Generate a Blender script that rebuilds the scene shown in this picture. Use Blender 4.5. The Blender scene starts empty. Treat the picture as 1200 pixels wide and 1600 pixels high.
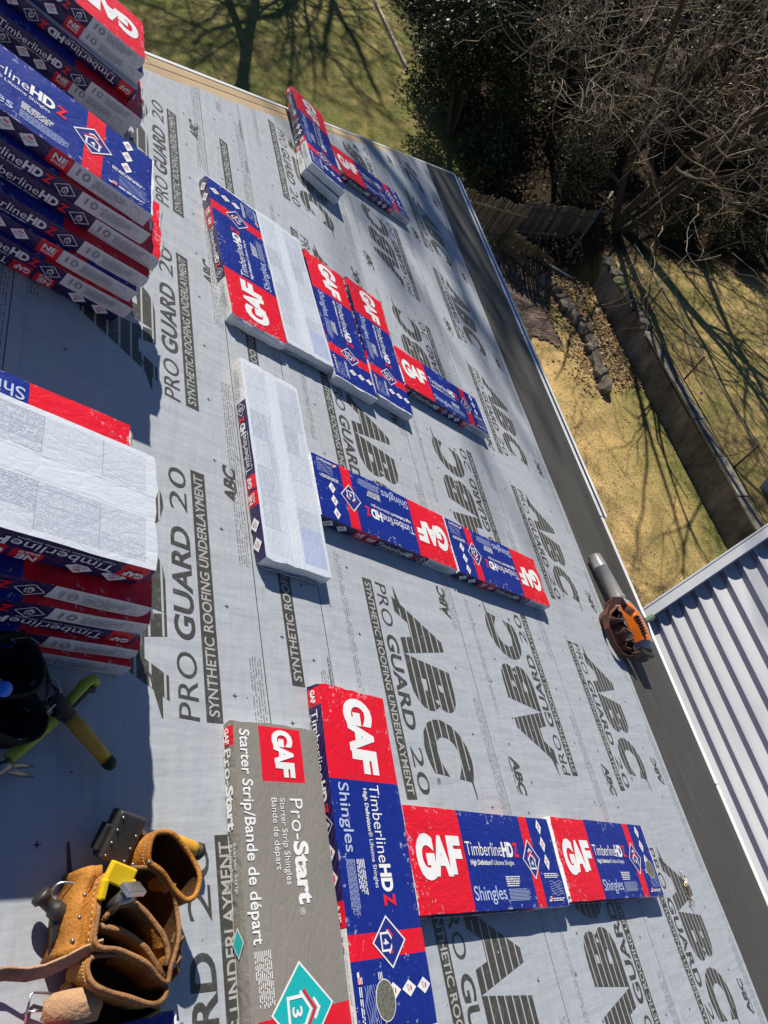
import bpy, bmesh, math, random
import numpy as np
from mathutils import Vector, Matrix, noise

# ---------------------------------------------------------------- scene, camera, light
S = bpy.context.scene
COL = S.collection
TH = math.radians(32.0)                    # roof pitch
CT, ST = math.cos(TH), math.sin(TH)
EAVE_V, EAVE_Z = 5.95, 6.2                 # slope distance to the eave, eave height
Z0 = EAVE_Z + EAVE_V * ST

cam_d = bpy.data.cameras.new('camera')
cam = bpy.data.objects.new('camera', cam_d)
COL.objects.link(cam)
cam.matrix_world = Matrix(((0.93798651, 0.00549806, -0.34662815, 0.87086438),
                           (-0.19697523, 0.83124669, -0.51983623, 0.0),
                           (0.28527541, 0.55587653, 0.78078116, 10.74669397),
                           (0, 0, 0, 1)))
cam_d.sensor_fit = 'VERTICAL'
cam_d.sensor_height = 24.0
cam_d.lens = 24.0 * 1090.0458 / 1600.0
cam_d.clip_start, cam_d.clip_end = 0.05, 900.0
S.camera = cam

SUN_ELEV = math.radians(39.5)
world = bpy.data.worlds.new('World')
S.world = world
world.use_nodes = True
wn = world.node_tree
sky = wn.nodes.new('ShaderNodeTexSky')
sky.sky_type = 'NISHITA'
sky.sun_disc = False
sky.sun_elevation = SUN_ELEV
sky.sun_rotation = 0.0
sky.air_density, sky.dust_density, sky.ozone_density = 1.0, 0.0, 10.0
wn.nodes['Background'].inputs['Strength'].default_value = 0.05
wn.links.new(sky.outputs[0], wn.nodes['Background'].inputs['Color'])

sun_d = bpy.data.lights.new('sun', 'SUN')
sun_d.energy = 5.0
sun_d.angle = math.radians(0.53)
sun_d.color = (1.0, 0.925, 0.79)
sun = bpy.data.objects.new('sun', sun_d)
COL.objects.link(sun)
sun.rotation_euler = Vector((-0.012, -math.cos(SUN_ELEV), -math.sin(SUN_ELEV))).to_track_quat('-Z', 'Y').to_euler()
sun.location = (0, 40, 40)

S.view_settings.view_transform = 'Standard'
S.view_settings.look = 'None'
S.view_settings.exposure = 0.40
S.view_settings.gamma = 1.0
S.view_settings.use_curve_mapping = False

S.cycles.max_bounces = 5
S.cycles.diffuse_bounces = 2
S.cycles.glossy_bounces = 2
S.cycles.transmission_bounces = 4

RNG = random.Random(7)
NR = np.random.default_rng(11)

# ---------------------------------------------------------------- object helpers
def link(o, parent=None, mat4=None):
    COL.objects.link(o)
    if parent is not None:
        o.parent = parent
    if mat4 is not None:
        o.matrix_basis = mat4
    return o

def tag(o, label, cat, group=None):
    o['label'] = label
    o['category'] = cat
    if group:
        o['group'] = group
    return o

def empty(name, label, cat, mat4=None, group=None):
    o = bpy.data.objects.new(name, None)
    o.empty_display_size = 0.05
    link(o, None, mat4)
    return tag(o, label, cat, group)

def mesh_obj(name, me, parent=None, mat4=None, kind=None):
    o = bpy.data.objects.new(name, me)
    link(o, parent, mat4)
    if kind:
        o['kind'] = kind
    return o

class MB:
    """collects polygons (with a material slot each) into one mesh"""
    def __init__(self):
        self.v, self.f, self.m = [], [], []
    def poly(self, pts, m=0):
        b = len(self.v)
        self.v.extend([tuple(p) for p in pts])
        self.f.append(tuple(range(b, b + len(pts))))
        self.m.append(m)
    def box(self, lo, hi, m=0, M=None):
        x0, y0, z0 = lo
        x1, y1, z1 = hi
        c = [(x0, y0, z0), (x1, y0, z0), (x1, y1, z0), (x0, y1, z0),
             (x0, y0, z1), (x1, y0, z1), (x1, y1, z1), (x0, y1, z1)]
        if M is not None:
            c = [tuple(M @ Vector(p)) for p in c]
        b = len(self.v)
        self.v += c
        for q in ((0, 3, 2, 1), (4, 5, 6, 7), (0, 1, 5, 4), (1, 2, 6, 5), (2, 3, 7, 6), (3, 0, 4, 7)):
            self.f.append(tuple(b + i for i in q))
            self.m.append(m)
    def tube(self, pts, radii, k=8, m=0, cap=True, flat=1.0):
        """tube along points; flat squashes it along its second frame axis"""
        pts = [Vector(p) for p in pts]
        n = len(pts)
        if not hasattr(radii, '__len__'):
            radii = [radii] * n
        t0 = (pts[1] - pts[0]).normalized()
        a = t0.orthogonal().normalized()
        base = len(self.v)
        for i in range(n):
            t = (pts[min(i + 1, n - 1)] - pts[max(i - 1, 0)])
            t = t.normalized() if t.length > 1e-9 else t0
            a = (a - t * a.dot(t))
            a = a.normalized() if a.length > 1e-6 else t.orthogonal().normalized()
            b = t.cross(a)
            for j in range(k):
                w = 2 * math.pi * j / k
                self.v.append(tuple(pts[i] + a * (math.cos(w) * radii[i]) + b * (math.sin(w) * radii[i] * flat)))
        for i in range(n - 1):
            for j in range(k):
                j2 = (j + 1) % k
                self.f.append((base + i * k + j, base + i * k + j2, base + (i + 1) * k + j2, base + (i + 1) * k + j))
                self.m.append(m)
        if cap:
            self.f.append(tuple(base + j for j in reversed(range(k))))
            self.m.append(m)
            self.f.append(tuple(base + (n - 1) * k + j for j in range(k)))
            self.m.append(m)
    def loft(self, rings, m=0, close=True, cap0=False, cap1=False):
        k = len(rings[0])
        base = len(self.v)
        for r in rings:
            self.v.extend([tuple(p) for p in r])
        kk = k if close else k - 1
        for i in range(len(rings) - 1):
            for j in range(kk):
                j2 = (j + 1) % k
                self.f.append((base + i * k + j, base + i * k + j2, base + (i + 1) * k + j2, base + (i + 1) * k + j))
                self.m.append(m)
        if cap0:
            self.f.append(tuple(base + j for j in reversed(range(k))))
            self.m.append(m)
        if cap1:
            o = base + (len(rings) - 1) * k
            self.f.append(tuple(o + j for j in range(k)))
            self.m.append(m)
    def mesh(self, name, mats, smooth=False):
        me = bpy.data.meshes.new(name)
        me.from_pydata(self.v, [], self.f)
        for mm in (mats if isinstance(mats, (list, tuple)) else [mats]):
            me.materials.append(mm)
        me.polygons.foreach_set('material_index', self.m)
        if smooth:
            me.polygons.foreach_set('use_smooth', [True] * len(self.f))
        me.update()
        return me
    def build(self, name, mats, parent=None, mat4=None, smooth=False, kind=None, bevel=None):
        o = mesh_obj(name, self.mesh(name, mats, smooth), parent, mat4, kind)
        if bevel:
            md = o.modifiers.new('bevel', 'BEVEL')
            md.width, md.segments, md.limit_method = bevel, 2, 'ANGLE'
        return o

def quads_mesh(name, V, mats, per=4, smooth=False):
    """numpy (N,per,3) -> mesh of N separate faces"""
    n = len(V)
    me = bpy.data.meshes.new(name)
    me.vertices.add(n * per)
    me.vertices.foreach_set('co', V.reshape(-1).astype(np.float32))
    me.loops.add(n * per)
    me.loops.foreach_set('vertex_index', np.arange(n * per, dtype=np.int32))
    me.polygons.add(n)
    me.polygons.foreach_set('loop_start', np.arange(0, n * per, per, dtype=np.int32))
    me.polygons.foreach_set('loop_total', np.full(n, per, dtype=np.int32))
    for mm in (mats if isinstance(mats, (list, tuple)) else [mats]):
        me.materials.append(mm)
    me.update(calc_edges=True)
    return me

# the roof frame: x down the slope, y along the eave, z off the roof
ROOF = Matrix(((CT, 0, ST, 0), (0, 1, 0, 0), (-ST, 0, CT, Z0), (0, 0, 0, 1)))
def T3(x, y, z=0.0):
    return Matrix.Translation((x, y, z))
def RZ(deg):
    return Matrix.Rotation(math.radians(deg), 4, 'Z')
def RX(deg):
    return Matrix.Rotation(math.radians(deg), 4, 'X')
def RY(deg):
    return Matrix.Rotation(math.radians(deg), 4, 'Y')
def rw(v, u, w=0.0):
    return ROOF @ Vector((v, u, w))

# ---------------------------------------------------------------- material helpers
class NT:
    def __init__(self, name):
        self.mat = bpy.data.materials.new(name)
        self.mat.use_nodes = True
        self.t = self.mat.node_tree
        self.b = self.t.nodes['Principled BSDF']
    def n(self, typ, **kw):
        nd = self.t.nodes.new(typ)
        for k, v in kw.items():
            if k in nd.inputs.keys():
                self.set(nd.inputs[k], v)
            else:
                setattr(nd, k, v)
        return nd
    def set(self, sock, v):
        if isinstance(v, bpy.types.NodeSocket):
            self.t.links.new(v, sock)
        elif isinstance(v, (tuple, list)) and len(v) == 3 and sock.type == 'RGBA':
            sock.default_value = (*v, 1.0)
        else:
            sock.default_value = v
    def m(self, op, a, b=None, c=None):
        nd = self.t.nodes.new('ShaderNodeMath')
        nd.operation = op
        self.set(nd.inputs[0], a)
        if b is not None:
            self.set(nd.inputs[1], b)
        if c is not None:
            self.set(nd.inputs[2], c)
        return nd.outputs[0]
    def per_object(self, c, lo=0.6, hi=1.3):
        """each piece a little lighter or darker than the next"""
        r = self.t.nodes.new('ShaderNodeObjectInfo').outputs['Random']
        f = self.m('ADD', lo, self.m('MULTIPLY', r, hi - lo))
        nd = self.t.nodes.new('ShaderNodeMix')
        nd.data_type, nd.blend_type = 'RGBA', 'MULTIPLY'
        nd.inputs['Factor'].default_value = 1.0
        self.set(nd.inputs[6], c)
        self.set(nd.inputs[7], self.comb(f, f, f))
        return nd.outputs[2]
    def rng(self, s, lo, hi):
        return self.m('MULTIPLY', self.m('GREATER_THAN', s, lo), self.m('LESS_THAN', s, hi))
    def mix(self, f, a, b):
        nd = self.t.nodes.new('ShaderNodeMix')
        nd.data_type = 'RGBA'
        self.set(nd.inputs['Factor'], f)
        self.set(nd.inputs[6], a)
        self.set(nd.inputs[7], b)
        return nd.outputs[2]
    def coord(self, which='Object'):
        return self.t.nodes.new('ShaderNodeTexCoord').outputs[which]
    def xyz(self, vec):
        nd = self.t.nodes.new('ShaderNodeSeparateXYZ')
        self.set(nd.inputs[0], vec)
        return nd.outputs
    def comb(self, x, y, z=0.0):
        nd = self.t.nodes.new('ShaderNodeCombineXYZ')
        for i, v in enumerate((x, y, z)):
            self.set(nd.inputs[i], v)
        return nd.outputs[0]
    def noise(self, vec, scale, detail=3.0, rough=0.55):
        nd = self.n('ShaderNodeTexNoise', Vector=vec, Scale=scale, Detail=detail, Roughness=rough)
        return nd.outputs['Fac']
    def ramp(self, f, stops):
        nd = self.t.nodes.new('ShaderNodeValToRGB')
        self.set(nd.inputs[0], f)
        el = nd.color_ramp.elements
        while len(el) < len(stops):
            el.new(0.5)
        for e, (p, c) in zip(el, stops):
            e.position = p
            e.color = (*c, 1.0) if len(c) == 3 else c
        return nd.outputs[0]
    def scale(self, vec, s):
        nd = self.t.nodes.new('ShaderNodeMapping')
        self.set(nd.inputs[0], vec)
        nd.inputs['Scale'].default_value = s
        return nd.outputs[0]
    def bump(self, h, strength=0.3, dist=0.01):
        nd = self.n('ShaderNodeBump', Height=h, Strength=strength, Distance=dist)
        self.t.links.new(nd.outputs[0], self.b.inputs['Normal'])
    def col(self, c):
        self.set(self.b.inputs['Base Color'], c)
    def out(self, rough=0.6, metal=0.0, spec=0.5):
        self.set(self.b.inputs['Roughness'], rough)
        self.set(self.b.inputs['Metallic'], metal)
        self.b.inputs['Specular IOR Level'].default_value = spec
        return self.mat

def plain(name, c, rough=0.6, metal=0.0, var=0.12, scale=18.0, bump=0.0, bscale=60.0, spec=0.5, per=None):
    """a colour with a little grain of its own"""
    k = NT(name)
    co = k.coord()
    f = k.noise(co, scale)
    cc = k.mix(f, tuple(x * (1 - var) for x in c), tuple(min(1, x * (1 + var)) for x in c))
    k.col(k.per_object(cc, *per) if per else cc)
    if bump:
        k.bump(k.noise(co, bscale, 4), bump, 0.004)
    return k.out(rough, metal, spec)

def random_leaf(name, stops, rough=0.55, trans=0.0, spec=0.4):
    k = NT(name)
    g = k.t.nodes.new('ShaderNodeNewGeometry')
    k.col(k.ramp(g.outputs['Random Per Island'], stops))
    m = k.out(rough, 0, spec)
    if trans:
        k.b.inputs['Transmission Weight'].default_value = 0.0
        k.b.inputs['Subsurface Weight'].default_value = 0.0
    return m

def fine_print(k, x, y, pitch, word=150.0, fill=0.55, dens=0.42):
    """mask of lines of tiny illegible print: rows across y, broken into words along x"""
    row = k.m('DIVIDE', y, pitch)
    fr = k.m('FRACT', row)
    line = k.m('LESS_THAN', fr, fill)
    nz = k.n('ShaderNodeTexNoise', Vector=k.comb(k.m('MULTIPLY', x, word), k.m('MULTIPLY', k.m('FLOOR', row), 7.31), 0.0), Scale=1.0, Detail=1.0)
    return k.m('MULTIPLY', line, k.m('GREATER_THAN', nz.outputs['Fac'], dens))

# ---------------------------------------------------------------- lettering
_tc = {}
def text_tris(s, bold=0.0, spacing=1.0):
    """flat lettering as (verts Nx2, faces), origin at the left of the baseline, cap height 1"""
    key = (s, bold, spacing)
    if key not in _tc:
        cu = bpy.data.curves.new('lettering', 'FONT')
        cu.body = s
        cu.resolution_u = 4
        cu.offset = bold
        cu.space_character = spacing
        ob = bpy.data.objects.new('lettering', cu)
        me = bpy.data.meshes.new_from_object(ob)
        v = np.array([p.co[:2] for p in me.vertices]) if len(me.vertices) else np.zeros((0, 2))
        f = [tuple(p.vertices) for p in me.polygons]
        bpy.data.meshes.remove(me)
        bpy.data.objects.remove(ob)
        bpy.data.curves.remove(cu)
        _tc[key] = (v, f)
    return _tc[key]

CAPH = None
def cap_height():
    global CAPH
    if CAPH is None:
        v, f = text_tris('H')
        CAPH = v[:, 1].max() - v[:, 1].min()
    return CAPH

class Print:
    """flat print laid out in reading coordinates (x along the line, y up), z by a callback"""
    def __init__(self):
        self.v, self.f, self.m = [], [], []
    def _add(self, pts, faces, m, z):
        b = len(self.v)
        self.v.extend([(p[0], p[1], z) for p in pts])
        for q in faces:
            self.f.append(tuple(b + i for i in q))
            self.m.append(m)
    def text(self, s, x0, y0, h, width=None, m=0, bold=0.0, shear=0.0, spacing=1.0, z=0.0, rot=0.0):
        v, f = text_tris(s, bold, spacing)
        if len(v) == 0:
            return x0
        v = v.copy()
        v[:, 0] -= v[:, 0].min()
        sc = h / cap_height()
        sx = sc
        if width:
            sx = width / max(v[:, 0].max(), 1e-6)
        v = np.stack([v[:, 0] * sx + v[:, 1] * sc * shear, v[:, 1] * sc], 1)
        w = v[:, 0].max()
        if rot:
            c, s_ = math.cos(rot), math.sin(rot)
            v = np.stack([v[:, 0] * c - v[:, 1] * s_, v[:, 0] * s_ + v[:, 1] * c], 1)
        self._add(v + np.array([x0, y0]), f, m, z)
        return x0 + w
    def rect(self, x0, y0, x1, y1, m=0, z=0.0):
        self._add([(x0, y0), (x1, y0), (x1, y1), (x0, y1)], [(0, 1, 2, 3)], m, z)
    def poly(self, pts, m=0, z=0.0):
        self._add(pts, [tuple(range(len(pts)))], m, z)
    def outline(self, pts, t, m=0, z=0.0, closed=True):
        n = len(pts)
        for i in range(n if closed else n - 1):
            a, b = Vector(pts[i]), Vector(pts[(i + 1) % n])
            d = (b - a).normalized()
            p = Vector((-d.y, d.x)) * t * 0.5
            e = d * t * 0.5
            self._add([a - p - e, b - p + e, b + p + e, a + p - e], [(0, 1, 2, 3)], m, z)
    def diamond(self, x, y, w, h, m=0, z=0.0, t=None):
        pts = [(x - w / 2, y), (x, y - h / 2), (x + w / 2, y), (x, y + h / 2)]
        if t:
            self.outline(pts, t, m, z)
        else:
            self.poly(pts, m, z)
    def house(self, x, y, s, digit, m=0, mr=1, z=0.0):
        """house mark with a number inside and roof strokes"""
        t = s * 0.13
        self.outline([(x - s * .5, y + s * .05), (x - s * .5, y - s * .7), (x + s * .5, y - s * .7), (x + s * .5, y + s * .05)], t, m, z, False)
        self.outline([(x - s * .62, y + s * .02), (x, y + s * .5), (x + s * .62, y + s * .02)], t, m, z, False)
        self.outline([(x - s * .66, y + s * .22), (x, y + s * .72), (x + s * .66, y + s * .22)], t, mr, z, False)
        self.outline([(x - s * .3, y + s * .72), (x, y + s * .95), (x + s * .3, y + s * .72)], t, m, z, False)
        self.text(digit, x - s * .18, y - s * .5, s * .5, s * .36, m, 0.02, z=z)
    def lines(self, x0, x1, y0, y1, n, m=0, z=0.0, seed=0, fill=0.5):
        """a block of print too small to read: each line a row of word-long strokes"""
        r = random.Random(seed)
        p = (y1 - y0) / n
        for i in range(n):
            y = y1 - (i + 1) * p + p * (1 - fill) / 2
            x = x0
            xe = x1 - r.random() * (x1 - x0) * (0.5 if i == n - 1 else 0.12)
            while x < xe:
                w = r.uniform(1.2, 4.0) * p
                self.rect(x, y, min(x + w, xe), y + p * fill, m, z)
                x += w + p * 0.5
    def mesh(self, name, mats, M=None, zf=None):
        me = bpy.data.meshes.new(name)
        vs = self.v
        if zf:
            vs = [(x, y, z + zf(x, y)) for x, y, z in vs]
        if M is not None:
            vs = [tuple(M @ Vector(p)) for p in vs]
        me.from_pydata(vs, [], self.f)
        for q in mats:
            me.materials.append(q)
        me.polygons.foreach_set('material_index', self.m)
        me.update()
        return me

# ================================================================ THE HOUSE AND ITS ROOF
def m_underlay():
    k = NT('grey woven underlayment')
    co = k.coord()
    x, y, z = k.xyz(co)
    big = k.noise(co, 1.7, 4, 0.6)
    weave = k.noise(k.scale(co, (420, 60, 1)), 1.0, 2, 0.6)
    weave2 = k.noise(k.scale(co, (60, 420, 1)), 1.0, 2, 0.6)
    w = k.m('ADD', weave, weave2)
    c = k.mix(k.m('MULTIPLY', w, 0.5), (0.342, 0.374, 0.424), (0.452, 0.492, 0.555))
    c = k.mix(k.ramp(big, [(0.35, (0, 0, 0)), (0.75, (0.30, 0.30, 0.30))]), c, (0.30, 0.30, 0.295))
    dust = k.noise(k.scale(co, (3, 9, 1)), 2.2, 5, 0.7)
    c = k.mix(k.ramp(dust, [(0.62, (0, 0, 0)), (0.80, (0.22, 0.22, 0.22))]), c, (0.56, 0.54, 0.50))
    sm = k.noise(k.scale(co, (7, 4, 1)), 1.0, 6, 0.75)
    c = k.mix(k.ramp(sm, [(0.60, (0, 0, 0)), (0.72, (0.28, 0.28, 0.28))]), c, (0.20, 0.20, 0.19))
    spk = k.noise(co, 46.0, 2, 0.5)
    c = k.mix(k.m('GREATER_THAN', spk, 0.775), c, (0.09, 0.085, 0.075))
    ink = (0.10, 0.10, 0.095)
    l1 = k.rng(x, -0.0475, -0.0435)
    fp = k.m('MULTIPLY', fine_print(k, y, x, 0.0105, 90.0, 0.45, 0.45), k.rng(x, -0.105, -0.058))
    gate = k.m('LESS_THAN', k.m('FRACT', k.m('MULTIPLY', y, 0.82)), 0.72)
    fp = k.m('MULTIPLY', fp, gate)
    fp2 = k.m('MULTIPLY', fine_print(k, y, x, 0.0105, 90.0, 0.45, 0.46), k.rng(x, -0.90, -0.865))
    fp2 = k.m('MULTIPLY', fp2, k.m('LESS_THAN', k.m('FRACT', k.m('MULTIPLY', k.m('ADD', y, 0.4), 0.82)), 0.5))
    c = k.mix(k.m('MULTIPLY', k.m('MAXIMUM', fp, fp2), 0.75), c, ink)
    c = k.mix(l1, c, (0.06, 0.06, 0.06))
    k.col(c)
    wr = k.noise(k.scale(co, (1.0, 5.0, 1)), 3.0, 3, 0.5)
    wr2 = k.noise(k.scale(co, (9.0, 2.0, 1)), 2.0, 3, 0.5)
    h = k.m('ADD', k.m('MULTIPLY', k.m('ADD', wr, wr2), 1.0), k.m('MULTIPLY', w, 0.02))
    k.bump(h, 0.38, 0.015)
    return k.out(k.m('ADD', 0.42, k.m('MULTIPLY', big, 0.25)), 0, 0.45)

def m_ink(name, stripes):
    k = NT(name)
    co = k.coord()
    x, y, z = k.xyz(co)
    wear = k.noise(co, 55.0, 4, 0.7)
    c = k.mix(k.ramp(wear, [(0.52, (0, 0, 0)), (0.85, (0.45, 0.45, 0.45))]), (0.052, 0.052, 0.048), (0.30, 0.30, 0.30))
    if stripes:
        fr = k.m('FRACT', k.m('MULTIPLY', x, 21.0))
        c = k.mix(k.m('LESS_THAN', fr, 0.16), c, (0.40, 0.41, 0.42))
    k.col(c)
    return k.out(0.5)

def m_wood(name, a, b, sx=(2.0, 40.0, 40.0), per=None):
    k = NT(name)
    co = k.coord()
    g = k.noise(k.scale(co, sx), 3.0, 4, 0.6)
    q = k.noise(co, 1.3, 2)
    c = k.mix(g, a, b)
    c = k.mix(k.ramp(q, [(0.45, (0, 0, 0)), (0.8, (0.4, 0.4, 0.4))]), c, tuple(t * 0.6 for t in a))
    k.col(k.per_object(c, *per) if per else c)
    k.bump(g, 0.3, 0.003)
    return k.out(0.75, 0, 0.3)

def m_ice():
    k = NT('black granular ice shield')
    co = k.coord()
    a = k.noise(co, 260.0, 2, 0.7)
    b = k.noise(co, 2.3, 4, 0.6)
    c = k.mix(a, (0.030, 0.030, 0.030), (0.095, 0.093, 0.088))
    c = k.mix(k.ramp(b, [(0.45, (0, 0, 0)), (0.75, (0.5, 0.5, 0.5))]), c, (0.085, 0.083, 0.078))
    sp = k.noise(co, 90.0, 1)
    c = k.mix(k.m('GREATER_THAN', sp, 0.80), c, (0.35, 0.34, 0.32))
    k.col(c)
    x, y, z = k.xyz(co)
    st = k.noise(k.scale(co, (9, 0.6, 1)), 1.0, 4, 0.7)
    c = k.mix(k.ramp(st, [(0.52, (0, 0, 0)), (0.75, (0.35, 0.35, 0.35))]), c, (0.15, 0.145, 0.135))
    k.col(c)
    k.bump(k.m('ADD', a, k.m('MULTIPLY', k.m('ADD', b, st), 4.0)), 0.6, 0.004)
    return k.out(0.62, 0, 0.4)

M_UND = m_underlay()
M_INK = m_ink('grey printing ink', False)
M_INKS = m_ink('grey printing ink with fine stripes', True)
M_KNOCK = plain('bare underlayment showing through print', (0.38, 0.385, 0.39), 0.5, scale=90)
M_DECK = m_wood('sheathing wood', (0.42, 0.28, 0.15), (0.62, 0.46, 0.28))
M_PLANK = m_wood('pale fresh board', (0.50, 0.35, 0.20), (0.74, 0.58, 0.38), (1.5, 60, 60), (0.7, 1.1))
M_ICE = m_ice()
M_WHITE = plain('white painted metal', (0.80, 0.81, 0.82), 0.35, 0.0, 0.03)
M_FASC = plain('white painted fascia', (0.74, 0.74, 0.73), 0.5, 0.0, 0.05)

def m_siding():
    k = NT('pale house siding')
    co = k.coord()
    x, y, z = k.xyz(co)
    fr = k.m('FRACT', k.m('MULTIPLY', z, 7.0))
    k.col(k.mix(k.noise(co, 3.0), (0.55, 0.54, 0.50), (0.63, 0.62, 0.58)))
    k.bump(fr, 0.6, 0.02)
    return k.out(0.6)
M_SIDING = m_siding()

HIPK = 0.848
def hip_u(v):
    return 8.5 - HIPK * (EAVE_V - v)

XE = EAVE_V * CT                                            # eave in plan
XR = -2.5
ZR = EAVE_Z + (XE - XR) * math.tan(TH)
YN, YF = -9.0, 8.5
house = empty('house', 'hip-roofed house whose grey-papered roof slope fills the photo', 'house', Matrix.Identity(4))
mb = MB()
XB = 2 * XR - XE
HD = XE - XR
R1, R2 = (XR, YF - HD, ZR), (XR, YN + HD, ZR)
E = [(XE, YF, EAVE_Z), (XE, YN, EAVE_Z), (XB, YN, EAVE_Z), (XB, YF, EAVE_Z)]
mb.poly([E[0], R1, R2, E[1]])
mb.poly([E[0], E[3], R1])
mb.poly([E[3], E[2], R2, R1])
mb.poly([E[1], R2, E[2]])
dz = -0.03
lo = [(p[0], p[1], p[2] + dz) for p in E]
mb.poly(lo)
for i in range(4):
    mb.poly([E[i], E[(i + 1) % 4], lo[(i + 1) % 4], lo[i]])
mb.build('roof_deck', M_DECK, house)
mb = MB()
mb.box((XB + .45, YN + .45, -0.3), (XE - .45, YF - .45, 6.0))
mb.build('wall', M_SIDING, house)
mb = MB()
mb.box((XB + .03, YN + .03, 5.985), (XE - .03, YF - .03, 6.02))
mb.build('soffit', M_FASC, house)
for nm, lo_, hi_ in (('fascia', (XE - .028, YN, 6.0), (XE - .004, YF, 6.168)), ('fascia', (XB + .004, YN, 6.0), (XB + .028, YF, 6.168)),
                     ('fascia', (XB + .03, YF - .028, 6.0), (XE - .03, YF - .004, 6.168)), ('fascia', (XB + .03, YN + .004, 6.0), (XE - .03, YN + .028, 6.168))):
    mb = MB()
    mb.box(lo_, hi_)
    mb.build(nm, M_FASC, house)

# ice shield along the eave
mb = MB()
n = 40
v0, v1 = 4.90, 5.925
for j in range(n):
    a, b = j / n, (j + 1) / n
    def P(v, t):
        return (v, -8.0 + (hip_u(v) - 0.02 + 8.0) * t, 0.002)
    mb.poly([P(v0, a), P(v1, a), P(v1, b), P(v0, b)])
mb.build('ice_shield_strip', M_ICE, house, ROOF)

# drip edge and the narrow white gutter below it, in lengths
M_TROUGH = plain('dark gutter bottom', (0.045, 0.043, 0.040), 0.8, 0, 0.3)  # dark fill between the white gutter lips
u = -6.2
while u < 8.4:
    L = min(2.42 if u != -6.2 else 1.9, 8.47 - u)
    ya, yb = u, u + L - 0.014
    mb = MB()
    mb.box((XE - 0.030, ya, EAVE_Z - 0.004), (XE + 0.004, yb, EAVE_Z + 0.0175))
    mb.box((XE - 0.002, ya, EAVE_Z - 0.05), (XE + 0.004, yb, EAVE_Z - 0.0042))
    mb.build('drip_edge', M_WHITE, house)
    if u > 1.9:
        mb = MB()
        mb.box((XE + 0.058, ya, EAVE_Z - 0.11), (XE + 0.064, yb, EAVE_Z - 0.012))
        mb.box((XE + 0.048, ya, EAVE_Z - 0.0118), (XE + 0.072, yb, EAVE_Z - 0.004))
        mb.box((XE + 0.006, ya, EAVE_Z - 0.115), (XE + 0.064, yb, EAVE_Z - 0.1102))
        g_ = mb.build('gutter', M_WHITE, house)
        mb = MB()
        mb.box((XE + 0.007, ya, EAVE_Z - 0.110), (XE + 0.0575, yb, EAVE_Z - 0.075))
        mb.build('trough_fill', M_TROUGH, g_)
    u += L
# boards along the hip
hd = Vector((1.0, HIPK, 0)).normalized()
hn = Vector((-hd.y, hd.x, 0))
hip0 = Vector((EAVE_V, 8.5, 0))
ang = math.degrees(math.atan2(hd.y, hd.x))
for r_, (off, wd) in enumerate(((0.012, 0.066), (0.083, 0.072), (0.160, 0.085))):
    s = -11.0
    first = [2.3, 1.1, 1.8][r_]
    while s < -1.5:
        L = first if s == -11.0 else 2.4
        L = min(L, -1.5 - s) if s + L > -1.5 else L
        if L > 0.1:
            mb = MB()
            mb.box((0, -off - wd, 0.0004), (L - 0.006, -off, 0.0018 if r_ else 0.0024))
            mb.build('hip_board', M_PLANK, house, ROOF @ T3(*(hip0 + hd * s)) @ RZ(ang + RNG.uniform(-.15, .15)), bevel=0.0006)
        s += L
mb = MB()
mb.box((-11.4, -0.010, -0.02), (0.0, 0.012, 0.006))
mb.build('hip_flashing', M_WHITE, house, ROOF @ T3(*hip0) @ RZ(ang))

# the underlayment, one sheet per course, upper sheets lapped over lower ones
def gap(v):
    return max(0.02, 0.20 - max(0.0, v - 2.3) * 0.075)

ML_UP = lambda vb, u0, ve: Matrix(((0, -1, 0, vb - ve), (1, 0, 0, u0), (0, 0, 1, 0), (0, 0, 0, 1)))
ML_DN = lambda vb, u0, ve: Matrix(((0, 1, 0, vb - ve), (-1, 0, 0, u0), (0, 0, 1, 0), (0, 0, 0, 1)))

def logo_print(p, abc=True, pro=True):
    p.rect(0, 0, 0.915, 0.060, 0)
    p.text('SYNTHETIC ROOFING UNDERLAYMENT', 0.018, 0.012, 0.036, 0.880, 2, 0.014, z=0.0004)
    if pro:
        p.text('PRO', 0.0, 0.083, 0.070, 0.205, 0, 0.0, 0.08)
        p.text('GUARD', 0.245, 0.083, 0.070, 0.405, 0, 0.026, 0.08)
        p.text('20', 0.715, 0.083, 0.070, 0.180, 0, -0.004, 0.08)
    if abc:
        p.text('A', 0.055, 0.205, 0.262, 0.270, 1, 0.060, 0.20)
        p.text('B', 0.325, 0.205, 0.262, 0.225, 1, 0.060, 0.16)
        p.text('C', 0.580, 0.205, 0.262, 0.235, 1, 0.060, 0.14)
        p.poly([(0.0, 0.205), (0.09, 0.205), (0.13, 0.25), (0.0, 0.209)], 0, 0.0003)
        p.poly([(0.80, 0.461), (0.915, 0.467), (0.915, 0.461), (0.80, 0.445)], 0, 0.0003)
        p.text('®', 0.835, 0.21, 0.022, None, 0, 0.0)

def small_abc(p, x, y):
    p.text('ABC', x, y + 0.022, 0.056, 0.165, 0, 0.045, 0.20)
    p.text('Supply Co. Inc.', x, y, 0.015, 0.170, 0, 0.012, 0.1)

def star(p, x, y, s=0.011):
    pts = []
    for i in range(8):
        r = s if i % 2 == 0 else s * 0.3
        a = i * math.pi / 4
        pts.append((x + r * math.cos(a), y + r * math.sin(a)))
    p.poly(pts, 0)

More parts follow.
